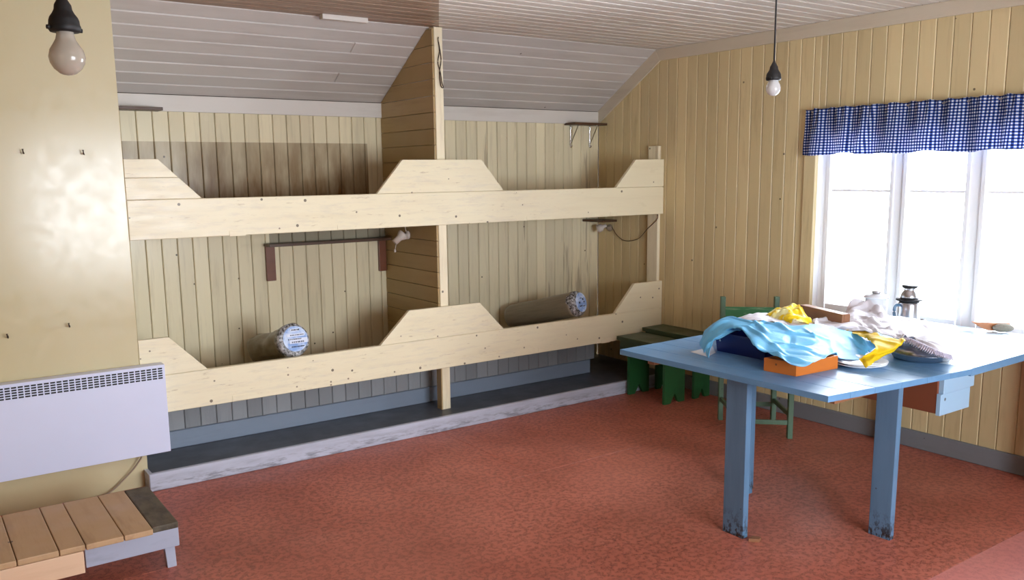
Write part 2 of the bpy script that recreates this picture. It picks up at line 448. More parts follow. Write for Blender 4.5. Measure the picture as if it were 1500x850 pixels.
# flat ceiling, boards along x
bm = NB(); y = YR
box(bm, XW-.1, .1, YF-.1, YR+.02, ZC+.012, ZC+.06, 0, mi=1)
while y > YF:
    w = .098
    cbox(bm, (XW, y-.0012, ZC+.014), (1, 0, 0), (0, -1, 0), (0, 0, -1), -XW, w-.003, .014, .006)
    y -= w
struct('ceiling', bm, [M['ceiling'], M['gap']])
# sloped ceiling over the bunks
bm = NB()
sl = V((0, D-YR, ZS-ZC)); sn = V((0, ZS-ZC, -(D-YR))).normalized(); n = 8; w = sl.length/n; sd = sl.normalized()
prism(bm, [V((XW, YR, ZC)) - sn*.016, V((XW, YR, ZC)) - sn*.06, V((XW, D, ZS)) - sn*.06, V((XW, D, ZS)) - sn*.016], (-XW, 0, 0), mi=1)
for i in range(n):
    O = V((XW, YR, ZC)) + sd*(w*i + .0012) - sn*.014
    for x0, x1 in (((XW, -3.38+.5*(i % 3)), (-3.378+.5*(i % 3), 0)) if i in (2, 5) else ((XW, 0),)):
        O.x = x0
        cbox(bm, O, (1, 0, 0), sd, sn, x1-x0, w-.0026, .014, .005)
struct('ceiling_slope', bm, [M['slope'], M['gap']])

# wall behind the bunks: vertical boards
bm = NB(); pw = (L+.03)/42
box(bm, -L-.05, 0, D+.012, D+.06, 0, ZS+.05, 0, mi=1)
x = -L-.03
while x < -.02:
    w = min(pw, -x)
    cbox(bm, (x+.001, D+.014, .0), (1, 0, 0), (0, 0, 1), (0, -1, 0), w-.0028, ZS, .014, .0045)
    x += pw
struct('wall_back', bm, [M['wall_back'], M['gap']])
bm = NB()
cbox(bm, (-L, D, 2.005), (1, 0, 0), (0, 0, 1), (0, -1, 0), 1.87, ZS-2.006, .016, .002)
struct('trim_1', bm, M['frieze'])
bm = NB()
cbox(bm, (-1.895, D, 2.002), (1, 0, 0), (0, 0, 1), (0, -1, 0), 1.893, ZS-2.003, .016, .002)
struct('trim_2', bm, M['frieze'])

# window wall on the right: vertical boards around one opening
WY0, WY1, WZ0, WZ1 = -2.93, -1.33, .69, 1.89
bm = NB(); pw = .0968
def wall_back_slab(x0, x1):
    g = .0125
    box(bm, x0, x1, YF, WY0-g, 0, ZC+.05, 0, mi=1); box(bm, x0, x1, WY1+g, D+.06, 0, ZC+.05, 0, mi=1)
    box(bm, x0, x1, WY0-g, WY1+g, 0, WZ0-.021, 0, mi=1); box(bm, x0, x1, WY0-g, WY1+g, WZ1+g, ZC+.05, 0, mi=1)
wall_back_slab(.014, .2)
y = D
while y > YF:
    y1 = max(y - pw, YF); segs = [(0, None)]
    a, b = y-.0011, y1+.0011
    def plank(ya, yb, z0, z1a, z1b):
        if ya - yb > .004: cbox(bm, (.014, ya, z0), (0, -1, 0), (0, 0, 1), (-1, 0, 0), ya-yb, z1a-z0, .014, .0045, z1b-z0)
    if b > WY1 or a < WY0: plank(a, b, 0, slope_z(a), slope_z(b))
    else:
        aa, bb = min(a, WY1), max(b, WY0)
        if a > WY1: plank(a, WY1, 0, ZC, ZC)
        if b < WY0: plank(WY0, b, 0, ZC, ZC)
        plank(aa, bb, 0, WZ0, WZ0); plank(aa, bb, WZ1, ZC, ZC)
    y = y1
struct('wall_right', bm, [M['wall_tan'], M['gap']])
bm = NB()
cbox(bm, (0, YR+.01, 2.432), (0, -1, 0), (0, 0, 1), (-1, 0, 0), YR+.01-YF, ZC-2.4325, .016, .002)
struct('trim_3', bm, M['trim'])
bm = NB()
for_pts = [V((0, YR+.012, ZC-.001)), V((0, D, ZS-.001)), V((0, D, ZS-.10)), V((0, YR-.038, 2.432))]
prism(bm, [for_pts[i] + V((-.0005, 0, 0)) for i in range(4)], (-.017, 0, 0), .002)
struct('trim_4', bm, M['trim'])
bm = NB()
cbox(bm, (0, -.03, .0), (0, -1, 0), (0, 0, 1), (-1, 0, 0), -.03-YF, .104, .018, .004)
struct('baseboard_right', bm, M['base_grey'])

# smooth panelled chimney wall on the left, flush with the bunk front
bm = NB()
box(bm, XW, -L, -.002, D+.06, 0, ZC+.03, .002)
struct('wall_left', bm, M['chimney'])
# rest of the room behind the camera, with a second window
bm = NB()
FX0, FX1, FZ0, FZ1 = -3.60, -1.50, .56, 2.02
for a in ((XW, FX0, 0, ZC+.05), (FX1, .2, 0, ZC+.05), (FX0, FX1, 0, FZ0), (FX0, FX1, FZ1, ZC+.05)):
    box(bm, a[0], a[1], YF-.18, YF, a[2], a[3], 0)
struct('wall_front', bm, M['wall_tan'])
bm = NB(); box(bm, XW-.15, XW, YF-.18, D+.06, 0, ZC+.05, 0)
struct('wall_side', bm, M['wall_tan'])

# windows
bm = NB()
wr = bpy.data.objects.new('window_1', None); C.objects.link(wr); wr['kind'] = 'structure'
x0, x1 = .06, .115
for (a, b) in ((WY1-.04, WY1), (WY0, WY0+.04), (-1.880, -1.825), (-2.332, -2.272)):
    box(bm, x0, x1, a, b, WZ0, WZ1, .004)
for (a, b) in ((WZ0, WZ0+.05), (WZ1-.05, WZ1)):
    box(bm, x0+.002, x1-.002, WY0+.03, WY1-.03, a, b, .004)
obj('window_frame', bm, M['window'], wr)
for (ya, yb) in ((-1.37, -1.825), (-1.880, -2.272), (-2.332, -2.89)):
    bm = NB()
    for (a, b) in ((ya, ya-.024), (yb+.024, yb)): box(bm, x0-.012, x1-.02, b, a, WZ0+.05, WZ1-.05, .003)
    for zz in (WZ0+.05, WZ1-.085): box(bm, x0-.012, x1-.02, yb+.03, ya-.03, zz, zz+.035, .003)
    box(bm, x0+.004, x1-.03, yb+.03, ya-.03, 1.484, 1.499, .002)
    s = obj('window_sash', bm, M['window'], wr)
    bm = NB(); box(bm, .083, .086, yb+.02, ya-.02, WZ0+.06, WZ1-.06, 0)
    obj('window_pane', bm, M['glass'], s)
bm = NB()   # reveal lining and sill
box(bm, .0145, .2, WY1, WY1+.012, WZ0, WZ1, .001); box(bm, .0145, .2, WY0-.012, WY0, WZ0, WZ1, .001); box(bm, .0145, .2, WY0, WY1, WZ1, WZ1+.012, .001)
obj('window_lining', bm, M['window'], wr)
bm = NB(); box(bm, -.012, .2, WY0-.02, WY1+.02, WZ0-.02, WZ0+.004, .004)
obj('window_sill', bm, M['window'], wr)
bm = NB()
cbox(bm, (0, WY1+.085, WZ0-.02), (0, -1, 0), (0, 0, 1), (-1, 0, 0), .085, WZ1+.105-WZ0, .016, .003)
cbox(bm, (0, WY0, WZ0-.02), (0, -1, 0), (0, 0, 1), (-1, 0, 0), .085, WZ1+.105-WZ0, .016, .003)
cbox(bm, (0, WY1, WZ1), (0, -1, 0), (0, 0, 1), (-1, 0, 0), WY1-WY0, .085, .018, .003)
obj('window_casing', bm, M['wall_tan'], wr)
wf = bpy.data.objects.new('window_2', None); C.objects.link(wf); wf['kind'] = 'structure'
bm = NB(); yb0, yb1 = YF-.11, YF-.06
for (a, b) in ((FX0, FX0+.06), (FX1-.06, FX1), (FX0+.67, FX0+.73), (FX0+1.37, FX0+1.43)): box(bm, a, b, yb0, yb1, FZ0, FZ1, .004)
for (a, b) in ((FZ0, FZ0+.06), (FZ1-.06, FZ1), (1.42, 1.45)): box(bm, FX0+.05, FX1-.05, yb0+.003, yb1-.003, a, b, .004)
obj('window_frame', bm, M['window'], wf)
bm = NB(); box(bm, FX0+.03, FX1-.03, YF-.087, YF-.084, FZ0+.03, FZ1-.03, 0)
obj('window_pane', bm, M['glass'], wf)

# ------------------------------------------------------------------ built-in bunk bed
bunk = thing('bunk_bed', 'long cream painted built-in double bunk filling the alcove, with trapezoid guard boards', 'bunk bed', (-1.9, 0, 0))
def part(name, bm, m, parent=bunk, **kw):
    o = obj(name, bm, m, parent, **kw)
    if parent is bunk: o.matrix_parent_inverse = Matrix.Translation((1.9, 0, 0))
    return o
G = .004
def guard(pts, seam=None):
    bm = NB()
    prism(bm, [(x, .026, z) for x, z in pts], (0, -.025, 0), .0025)
    part('guard_board', bm, M['board'])
xl = -L+.002; xr = -.003
for (z0, z1) in ((1.3027, 1.5075), (.380, .5835)):
    bm = NB(); cbox(bm, (xl, .03, z0), (1, 0, 0), (0, 0, 1), (0, -1, 0), xr-xl, z1-z0, .03, .003)
    part('front_board', bm, M['board'])
guard([(-2.396, 1.5085), (-1.472, 1.5085), (-1.647, 1.709), (-2.217, 1.709)])
guard([(xl, 1.5085), (-3.423, 1.5085), (-3.535, 1.618), (xl, 1.618)])
guard([(xl, 1.6195), (-3.537, 1.6195), (-3.632, 1.713), (xl, 1.713)])
guard([(-.483, 1.5085), (xr, 1.5085), (xr, 1.711), (-.289, 1.708)])
guard([(-2.410, .5845), (-1.486, .5845), (-1.677, .7815), (-2.203, .7815)])
guard([(xl, .5845), (-3.452, .5845), (-3.645, .785), (xl, .785)])
guard([(-.487, .5845), (xr, .5845), (xr, .793), (-.291, .793)])
for (x, z, h) in ((-3.29, 1.2995, .03), (-2.66, 1.3075, .026), (-1.29, 1.3075, .026), (-.54, 1.3075, .026), (-.62, .3775, .03), (-3.33, .386, .03), (-1.2, .386, .03)):
    bm = NB(); box(bm, x, x+.088, -.0022, .004, z, z+h, .001)
    part('mortise_plug', bm, M['board'])
bm = NB(); cbox(bm, (-1.958, .09, .095), (1, 0, 0), (0, 0, 1), (0, -1, 0), .06, ZC-.098, .058, .003)
part('post', bm, M['post'])
bm = NB(); cbox(bm, (-.0305, .14, .095), (1, 0, 0), (0, 0, 1), (0, -1, 0), .029, 1.715, .108, .003)
part('post', bm, M['post'])
# partition of horizontal boards between the berths (follows the slope)
bm = NB(); z = .40
while z < ZC-.02:
    z1 = min(z+.1, ZC-.004)
    def ymax(zz): return D-.003 if zz < ZS else max(YR+.004, D-.004 - (zz-ZS)*(D-YR)/(ZC-ZS))
    a, b = ymax(z), ymax(z1)
    if min(a, b) > .1: prism(bm, [(-1.972, .036, z+.001), (-1.972, a, z+.001), (-1.972, b, z1-.0015), (-1.972, .036, z1-.0015)], (.0135, 0, 0), .003)
    z = z1
box(bm, -1.966, -1.9585, .034, .09, .0955, .399, .001)
box(bm, -1.9580, -1.93, .092, D-.01, .45, ZS-.02, 0)
part('partition', bm, M['partition'])
for (z, nm) in ((1.345, 'upper'), (.398, 'lower')):
    for (xa, xb) in ((xl, -1.974), (-1.928, -.034)):
        bm = NB()
        for k in range(7): box(bm, xa, xb, .034+k*.1, .128+k*.1, z, z+.022, .002)
        part('bed_base', bm, M['inner'])
# low plinth step and the closed grey front behind it
bm = NB(); cbox(bm, (-3.82, -.088, 0), (1, 0, 0), (0, 0, 1), (0, -1, 0), xr+3.82-.02, .094, .028, .004)
box(bm, -3.82, -3.799, -.0885, -.0035, 0, .0938, .001)
part('plinth_front', bm, M['plinth_front'])
bm = NB(); box(bm, xl, xr, -.0875, .74, .07, .0942, .0005)
part('plinth_top', bm, M['plinth_top'])
bm = NB(); cbox(bm, (xl, .278, .094), (1, 0, 0), (0, 0, 1), (0, -1, 0), 3.3-.002, .103, .018, .004)
part('skirting', bm, M['skirting'])
bm = NB(); x = xl
while x < -.5:
    cbox(bm, (x+.001, .284, .197), (1, 0, 0), (0, 0, 1), (0, -1, 0), .0885, .256, .014, .004); x += .0905
box(bm, xl, -.49, .285, .3, .1, .45, 0, mi=1)
part('lower_panel', bm, [M['wainscot'], M['gap']])

# ------------------------------------------------------------------ wall shelves inside the berths
def shelf(label, x0, x1, z, br, m, depth=.11, loc_y=D-.0005):
    t = thing('wall_shelf', label, 'shelf', ((x0+x1)/2, loc_y, z), 0, 'small berth shelves')
    bm = NB(); box(bm, x0-(x0+x1)/2, x1-(x0+x1)/2, -depth, -.001, -.009, .009, .002)
    obj('shelf_board', bm, m, t)
    for (bx, bw, bh) in br:
        bm = NB(); box(bm, bx-(x0+x1)/2, bx+bw-(x0+x1)/2, -.022, -.001, -.009-bh, -.0095, .002)
        obj('bracket', bm, M['brown'], t)
    return t
shelf('long narrow dark shelf on two brown wooden cleats in the lower left berth', -2.84, -1.975, 1.182, ((-2.835, .06, .225), (-2.03, .055, .22)), M['darkwood'])
shelf('short dark brown shelf under the pale trim in the upper left berth', -3.76, -3.43, 2.012, ((-3.755, .03, .02),), M['darkwood'], .12)
sh = shelf('short dark shelf carrying two white metal brackets in the upper right berth', -.36, -.02, 1.998, (), M['darkwood'], .13)
for hx in (-.30, -.10):
    bm = NB(); hx -= -.19
    tube(bm, [(hx, -.10, -.011), (hx, -.02, -.012), (hx, -.008, -.03), (hx, -.006, -.16), (hx+.002, -.012, -.178), (hx+.004, -.02, -.165)], .0065, 8)
    tube(bm, [(hx, -.10, -.013), (hx, -.07, -.06), (hx, -.012, -.15)], .005, 8)
    obj('bracket', bm, M['chrome'], sh, smooth=True, label='white metal shelf bracket')
shelf('short dark shelf above the reading lamp in the lower right berth', -.17, -.018, 1.232, (), M['darkwood'], .25)

# ------------------------------------------------------------------ reading lamps
def cone_M(p, d):
    d = V(d).normalized(); q = V((0, 0, 1)).rotation_difference(d)
    return Matrix.Translation(V(p)) @ q.to_matrix().to_4x4()
LP = V((-1.9725, .41, 1.20))
t = thing('reading_lamp', 'small pale spot lamp with hanging pull switch on the partition of the lower left berth', 'lamp', LP, 0, 'berth reading lamps')
bm = NB(); lathe(bm, [(0, 0), (.03, 0), (.03, .012), (.012, .016), (.009, .04), (0, .04)], 20, cone_M((0, 0, .02), (-1, 0, 0)))
obj('wall_mount', bm, M['tin'], t, smooth=True)
bm = NB(); lathe(bm, [(0, -.002), (.036, 0), (.037, .012), (.022, .04), (.020, .085), (.017, .085), (.017, .04), (0, .035)], 24, cone_M((-.05, -.03, .03), (-.75, .1, -.62)))
obj('lamp_head', bm, M['tin'], t, smooth=True)
bm = NB(); tube(bm, [(-.10, -.02, -.02), (-.105, -.02, -.045), (-.112, -.02, -.07)], .0022, 6)
lathe(bm, [(0, -.018), (.007, -.014), (.007, 0), (.003, .006), (0, .006)], 12, Matrix.Translation((-.112, -.02, -.072)))
obj('pull_switch', bm, M['tin'], t, smooth=True)
bm = NB(); tube(bm, [(-.005, .0, .02), (-.02, .0, .07), (-.02, -.01, .142)], .0025, 6)
obj('cord', bm, M['tin'], t, smooth=True)
LP = V((-.0005, .60, 1.16))
t = thing('reading_lamp', 'small pale spot lamp with looping cord in the lower right berth', 'lamp', LP, 0, 'berth reading lamps')
bm = NB(); lathe(bm, [(0, 0), (.028, 0), (.028, .012), (.012, .016), (.009, .04), (0, .04)], 20, cone_M((0, .0, .01), (-1, 0, 0)))
obj('wall_mount', bm, M['cable'], t, smooth=True)
bm = NB(); lathe(bm, [(0, -.03), (.012, -.028), (.014, 0), (.030, .012), (.034, .05), (.030, .05), (.01, .02), (0, .018)], 24, cone_M((-.06, .02, .02), (-.55, .55, -.35)))
obj('lamp_head', bm, M['tin'], t, smooth=True)
bm = NB(); tube(bm, [(-.012, -.03, .02), (-.012, -.10, -.05), (-.012, -.20, -.085), (-.012, -.34, -.06), (-.03, -.455, .02), (-.034, -.565, .10), (-.034, -.572, .14)], .003, 6)
obj('cord', bm, M['darkwood'], t, smooth=True)

# cord hanging from the top of the middle post
bm = NB(); y = .022
tube(bm, [(-1.93, .027, 2.45), (-1.935, y, 2.43), (-1.925, y+.004, 2.37), (-1.940, y, 2.30), (-1.922, y+.004, 2.24), (-1.915, y, 2.18), (-1.905, y, 2.15), (-1.92, y+.004, 2.16), (-1.93, y, 2.24), (-1.915, y+.003, 2.32), (-1.932, y, 2.42)], .003, 6)
tag(obj('cord', bm, M['nail'], smooth=True), 'dark tangled cord hanging at the top of the middle bunk post', 'cord')

# ------------------------------------------------------------------ wrapped rolls
def roll(label, loc, ang, Ln, R, seed, dome, slump, marks, tilt=.25):
    t = thing('wrapped_roll', label, 'roll', loc, ang, 'plastic-wrapped rolls in the lower berths')
    t.rotation_euler = (-tilt, 0, ang)
    bm = NB(); n, mlen = 40, 26
    rings = []
    for i in range(mlen+1):
        s = i/mlen; y = .012 + s*Ln
        rr = R*(1 - slump*math.sin(PI*min(1, s*1.15))*.5)
        if s > .93: rr *= math.sqrt(max(.02, 1 - ((s-.93)/.07)**2*.75))
        ring = []
        for k in range(n):
            a = 2*PI*k/n
            d = 1 + slump*(noise.noise(V((math.cos(a)*1.6+seed, y*9, math.sin(a)*1.6)))*.55)
            x, z = rr*d*math.cos(a), rr*d*math.sin(a)
            ring.append(bm.verts.new((x, y, max(z, -R*.985) + R)))
        rings.append(ring)
    for a, b in zip(rings, rings[1:]):
        for k in range(n): bm.faces.new((a[k], a[(k+1) % n], b[(k+1) % n], b[k]))
    bm.faces.new(rings[0]); bm.faces.new(rings[-1][::-1])
    obj('roll_body', bm, M['roll'], t, smooth=True)
    F = Matrix.Translation((0, 0, R)) @ Matrix.Rotation(PI/2, 4, 'X')
    bm = NB(); lathe(bm, [(R*.995, -.035), (R*1.005, 0), (R*.97, .012), (R*.86, .016+dome*.2), (R*.80, .016+dome*.3), (0, .016+dome*.35)], 40, F)
    for v in bm.verts: v.co += V((0, noise.noise(v.co*60)*.003, 0))
    cap = obj('end_cap', bm, M['plastic'], t, smooth=True)
    bm = NB(); z0 = .019 + dome*.35
    ox, oz = (R*.1, R*.05)
    lathe(bm, [(0, z0+.001), (R*.76, z0-dome*.08), (R*.76, z0-.004), (0, z0-.004)], 36, Matrix.Translation((ox, 0, oz)) @ F)
    for dx, dz, w, h, mi in marks:
        e = .0008 if mi == 1 else .0018
        box(bm, dx-w/2+R*.1, dx+w/2+R*.1, -z0-.0014-e, -z0-.0008, R+dz-h/2+R*.05, R+dz+h/2+R*.05, 0, mi=mi)
    lab = obj('label', bm, [M['label'], M['label_white'], M['ink']], cap, label='round blue printed label')
    return t, cap, F, z0
mk = [(0, .052, .05, .016, 1), (.004, .022, .105, .016, 1), (.016, -.012, .11, .03, 1)]
random.seed(3)
for (dz, xs, xe, h) in ((.052, -.018, .022, .009), (.022, -.03, .045, .0055), (-.002, -.045, .03, .006), (-.019, -.025, .045, .008), (-.046, -.03, .04, .006)):
    x = xs
    while x < xe:
        w = random.uniform(.003, .008); mk.append((x+w/2, dz, w, h, 2)); x += w + random.uniform(.0015, .005)
roll('short crumpled grey roll in clear plastic with round blue label, in lower left berth', (-2.94, .045, .578), .0, .58, .098, 3, .012, .30, mk)
mk = [(a, b, w, h, 2) for a, b, w, h in ((.02, .02, .012, .016), (-.03, .0, .014, .014), (-.02, -.026, .03, .008), (.02, -.03, .026, .006), (-.005, .03, .02, .005), (.03, .0, .01, .01))]
roll('long smooth brown-grey roll in plastic with pale blue end label, in lower right berth', (-.80, .03, .594), .32, .62, .093, 8, .05, .05, mk)

# ------------------------------------------------------------------ heater, hooks, cable
HX1, HX0 = -3.694, -4.96
t = thing('wall_heater', 'flat white electric panel heater mounted on the glossy cream wall', 'heater', ((HX0+HX1)/2, 0, .19))
hw = (HX1-HX0)/2
bm = NB(); box(bm, -hw, hw, -.08, -.012, 0, .47, .004)
obj('heater_body', bm, M['heater'], t)
bm = NB(); ns = 45; pt = (2*hw-.02)/ns
for i in range(ns):
    for j in range(5):
        x = -hw+.012+i*pt
        box(bm, x, x+pt*.78, -.0812, -.0795, .396+j*.0125, .4035+j*.0125, 0)
obj('grille', bm, M['black'], t, label='rows of dark vent slots')
for sx in (-hw*.7, hw*.7):
    bm = NB(); box(bm, sx-.02, sx+.02, -.013, .0, .1, .4, .001)
    obj('bracket', bm, M['heater'], t)
bm = NB(); tube(bm, [(hw-.14, -.05, .004), (hw-.15, -.04, -.03), (hw-.21, -.03, -.10), (hw-.33, -.028, -.185), (hw-.5, -.03, -.186)], .0045, 8)
obj('cable', bm, M['cable'], t, smooth=True)
def hook(label, x, z):
    bm = NB(); tube(bm, [(x, -.0015, z), (x, -.02, z-.006), (x-.004, -.034, z-.004), (x-.006, -.036, z+.012)], .003, 8)
    lathe(bm, [(0, 0), (.005, 0), (.005, .002), (0, .003)], 10, cone_M((x-.006, -.036, z+.012), (0, 0, 1)))
    tag(obj('wall_hook', bm, M['nail'], smooth=True), label, 'hook', 'bent nails on the cream wall')
hook('bent nail hook in the cream wall straight below the near hanging bulb', -4.236, 1.745)
hook('bent nail hook high on the cream wall, the one nearer the bunk', -3.978, 1.742)
hook('bent nail low on the cream wall above the right half of the heater', -4.111, .903)
hook('bent nail low on the cream wall above the left end of the heater in view', -4.378, .880)
# small pale batten under the ceiling edge
bm = NB(); box(bm, -2.70, -2.42, -.012, .03, ZC-.028, ZC-.0005, .002)
tag(obj('ceiling_batten', bm, M['frieze']), 'short pale wooden batten screwed under the ceiling above the left berths', 'batten')

# ------------------------------------------------------------------ low step bench at lower left
t = thing('low_bench', 'low step bench of bare pine planks with grey front, under the heater', 'bench', (-3.93, -.9, 0))
def lb(name, x0, x1, y0, y1, z0, z1, m, bev=.004, label=None):
    bm = NB(); box(bm, x0+3.93, x1+3.93, y0+.9, y1+.9, z0, z1, bev); return obj(name, bm, m, t, label=label)
xs = [-4.03, -4.142, -4.283, -4.376, -4.52, -4.66, -4.80, -4.94]
for i, (a, b) in enumerate(zip(xs, xs[1:])):
    fy = -1.132 if i < 2 else -1.128
    lb('plank', b+.0015, a-.0015, fy, -.582, .176, .2, M['pine'])
lb('plank', -4.028, -3.925, -1.105, -.578, .17, .198, M['oldwood'], .006, 'dark weathered end plank')
lb('front_board', -4.284, -3.926, -1.104, -1.08, .092, .1745, M['lb_grey'], .003, 'chipped pale grey front board')
lb('front_board', -4.94, -4.292, -1.128, -1.08, .084, .1745, M['pine_front'], .003)
lb('back_board', -4.94, -3.93, -.61, -.585, .09, .1745, M['lb_grey'], .003)
for (x, y) in ((-3.965, -1.06), (-3.965, -.65), (-4.9, -1.06), (-4.9, -.65)):
    bm = NB()
    s = 1 if y < -.9 else -1
    prism(bm, [(x+3.93-.022, y+.9-.02, .1745), (x+3.93+.022, y+.9-.02, .1745), (x+3.93+.025, y+.9-.02-.012*s, .0), (x+3.93-.012, y+.9-.02-.012*s, .0)], (0, .035, 0), .002)
    obj('leg', bm, M['lb_grey'], t)

# ------------------------------------------------------------------ pendant bulbs
def pendant(label, x, y, zb, s, bulb, clear=False):
    """zb = height of the bulb tip; s scale"""
    t = thing('pendant_lamp', label, 'lamp', (x, y, zb), 0, 'bare hanging bulbs')
    bm = NB(); n = 40
    prof = [(0, 0), (.008, .001), (.0143, .0036), (.0238, .012), (.0296, .0225), (.0315, .0333), (.0286, .046), (.0220, .0565), (.0172, .065), (.0152, .0735), (.0145, .086)]
    if clear: prof = [(0, 0), (.011, .0022), (.0195, .0088), (.0255, .019), (.0265, .028), (.0245, .038), (.0200, .047), (.0170, .054), (.0160, .064)]
    lathe(bm, [(r*s, z*s) for r, z in prof], n)
    obj('bulb', bm, bulb, t, smooth=True)
    z = prof[-1][1]*s - .004*s
    bm = NB(); lathe(bm, [(r*s, z + h*s) for r, h in ((0, -.004), (.025, -.004), (.0275, .0), (.028, .006), (.0265, .009), (.026, .016), (.024, .022), (.019, .029), (.0155, .036), (.0145, .044), (.010, .052), (.006, .06), (.004, .066), (0, .066))], 28)
    for a in (0, PI): lathe(bm, [(0, 0), (.004*s, 0), (.004*s, .006*s), (0, .007*s)], 10, Matrix.Translation((math.cos(a+.4)*.028*s, math.sin(a+.4)*.028*s, z+.002*s)) @ Matrix.Rotation(PI/2*(1 if a == 0 else -1), 4, 'Y'))
    obj('lamp_socket', bm, M['bakelite'], t, smooth=True)
    bm = NB(); ztop = ZC - zb - .001
    tube(bm, [(0, 0, z+.064*s), (.0, 0, ztop)], .0032*max(1, s*.9), 8)
    obj('cord', bm, M['bakelite'], t, smooth=True)
    if clear:
        bm = NB(); lathe(bm, [(0, .03), (.004, .03), (.004, .056), (.008, .060), (0, .062)], 12)
        obj('filament_stem', bm, M['tin'], t, smooth=True)
    bm = NB(); lathe(bm, [(0, 0), (.035, 0), (.033, -.018), (.008, -.026), (0, -.026)], 24, Matrix.Translation((0, 0, ztop+.0005)))
    obj('ceiling_rose', bm, M['bakelite'], t, smooth=True)
pendant('large frosted bare bulb in black socket hanging close by the cream wall', -4.492, -2.99, 1.803, .95, M['bulb'])
pendant('small clear bare bulb on long black cord hanging in front of the window wall', -2.075, -2.61, 1.893, 1.0, M['bulb2'], True)

# ------------------------------------------------------------------ green benches and chair
def bench(label, loc, rz, w, h, ln, top, y_legs, apron=True):
    t = thing('bench', label, 'bench', loc, rz, 'green benches in the corner')
    bm = NB(); box(bm, -w/2, w/2, -ln, 0, h-.028, h, .004); obj('seat', bm, top, t)
    for s in (-1, 1):
        bm = NB(); box(bm, s*(w/2-.018)-.011, s*(w/2-.018)+.011, -ln+.03, -.03, h-.115, h-.0285, .002)
        obj('apron', bm, M['green_dark'], t)
    for y in y_legs:
        bm = NB(); a = w/2-.031
        prism(bm, [(-a, y, h-.0285), (a, y, h-.0285), (a, y, 0), (a*.42, y, 0), (0, y, .075), (-a*.42, y, 0), (-a, y, 0)], (0, -.024, 0), .002)
        obj('leg', bm, M['green_leg'], t)
    return t
bench('taller dark green bench standing against the window wall in the corner', (-.128, -.03, 0), .015, .225, .46, .66, M['green_dark'], (-.11, -.48))
bench('lower green bench beside the blue table, in front of the taller one', (-.388, -.055, 0), .0, .262, .43, .62, M['green_dark'], (-.085, -.445))

t = thing('chair', 'small green wooden chair tucked under the table below the window', 'chair', (-.445, -1.265, 0), 0)
P1, P3, P2, P4 = V((-.455, -1.0, 0)), V((-.215, -1.235, 0)), V((-.435, -1.53, 0)), V((-.675, -1.295, 0))
O = V((-.445, -1.265, 0))
ax = (P3-P1).normalized(); ay = (P1-P4).normalized()
RM = Matrix(((ax.x, ay.x, 0, 0), (ax.y, ay.y, 0, 0), (0, 0, 1, 0), (0, 0, 0, 1)))
def cpost(p, h, lean=0, name='leg'):
    bm = NB(); q = p - O
    c = RM.inverted() @ q
    vs = box(bm, c.x-.015, c.x+.015, c.y-.017, c.y+.017, 0, h, .003)
    for v in vs:
        if v.co.z > .44: v.co.y += lean*(v.co.z-.44)
        v.co = RM @ v.co
    obj(name, bm, M['chair_green'], t)
cpost(P1, .818, .04); cpost(P3, .822, .04); cpost(P2, .425); cpost(P4, .425)
def rail(pa, pb, z0, z1, th, name, m, inset=.016, dy=0):
    a, b = RM.inverted() @ (pa-O), RM.inverted() @ (pb-O); d = (b-a).normalized(); nrm = V((-d.y, d.x, 0))
    a = a + d*inset; b = b - d*inset; bm = NB()
    pts = [a - nrm*th/2, b - nrm*th/2, b + nrm*th/2, a + nrm*th/2]
    prism(bm, [RM @ V((p.x, p.y+dy, z0)) for p in pts], (0, 0, z1-z0), .002)
    obj(name, bm, m, t)
rail(P1, P3, .672, .752, .018, 'back_rail', M['rail_green'], .014, .011)
rail(P1, P3, .55, .60, .016, 'back_rail', M['rail_green'], .014, .005)
for a, b, z in ((P4, P2, .085), (P1, P3, .10), (P1, P4, .13), (P3, P2, .13)): rail(a, b, z, z+.028, .016, 'stretcher', M['chair_green'])
for a, b in ((P4, P2), (P1, P3), (P1, P4), (P3, P2)): rail(a, b, .36, .424, .018, 'seat_rail', M['chair_green'])
bm = NB(); inv = RM.inverted(); c = [inv @ (p-O) for p in (P1, P3, P2, P4)]
ext = [(-.02, -.022), (.02, -.022), (.02, -.025), (-.02, -.025)]
pts = [V((c[0].x+.018, c[0].y, .425)), V((c[1].x-.018, c[1].y, .425)), V((c[1].x-.018, c[1].y-.02, .425)), V((c[1].x+.02, c[1].y-.02, .425)), V((c[2].x+.02, c[2].y-.025, .425)), V((c[3].x-.02, c[3].y-.025, .425)), V((c[0].x-.02, c[0].y-.02, .425)), V((c[0].x+.018, c[0].y-.02, .425))]
prism(bm, [RM @ p for p in pts], (0, 0, .02), .002)
obj('seat', bm, M['chair_green'], t)

# ------------------------------------------------------------------ tables
T = .76
t = thing('table', 'blue painted drop-leaf table on plank legs, heaped with cloths', 'table', (-1.45, -2.25, 0))
def TP(p): return V((p[0]+1.45, p[1]+2.25, p[2] if len(p) > 2 else 0))
A, B, Cc, Dd = (-1.922, -1.624), (-1.902, -2.785), (-1.012, -2.885), (-1.012, -1.60)
bm = NB(); nb = 6
lerp = lambda a, b, f: (a[0]+(b[0]-a[0])*f, a[1]+(b[1]-a[1])*f)
cuts = [0, .14, .30, .48, .66, .83, 1]
for i in range(nb):
    g0, g1 = cuts[i]+(.0006 if i else 0), cuts[i+1]-(.0006 if i < nb-1 else 0)
    q = [lerp(B, Cc, g0), lerp(B, Cc, g1), lerp(A, Dd, g1), lerp(A, Dd, g0)]
    prism(bm, [TP((x, y, T-.026)) for x, y in q], (0, 0, .026), .0018)
obj('tabletop', bm, M['table'], t)
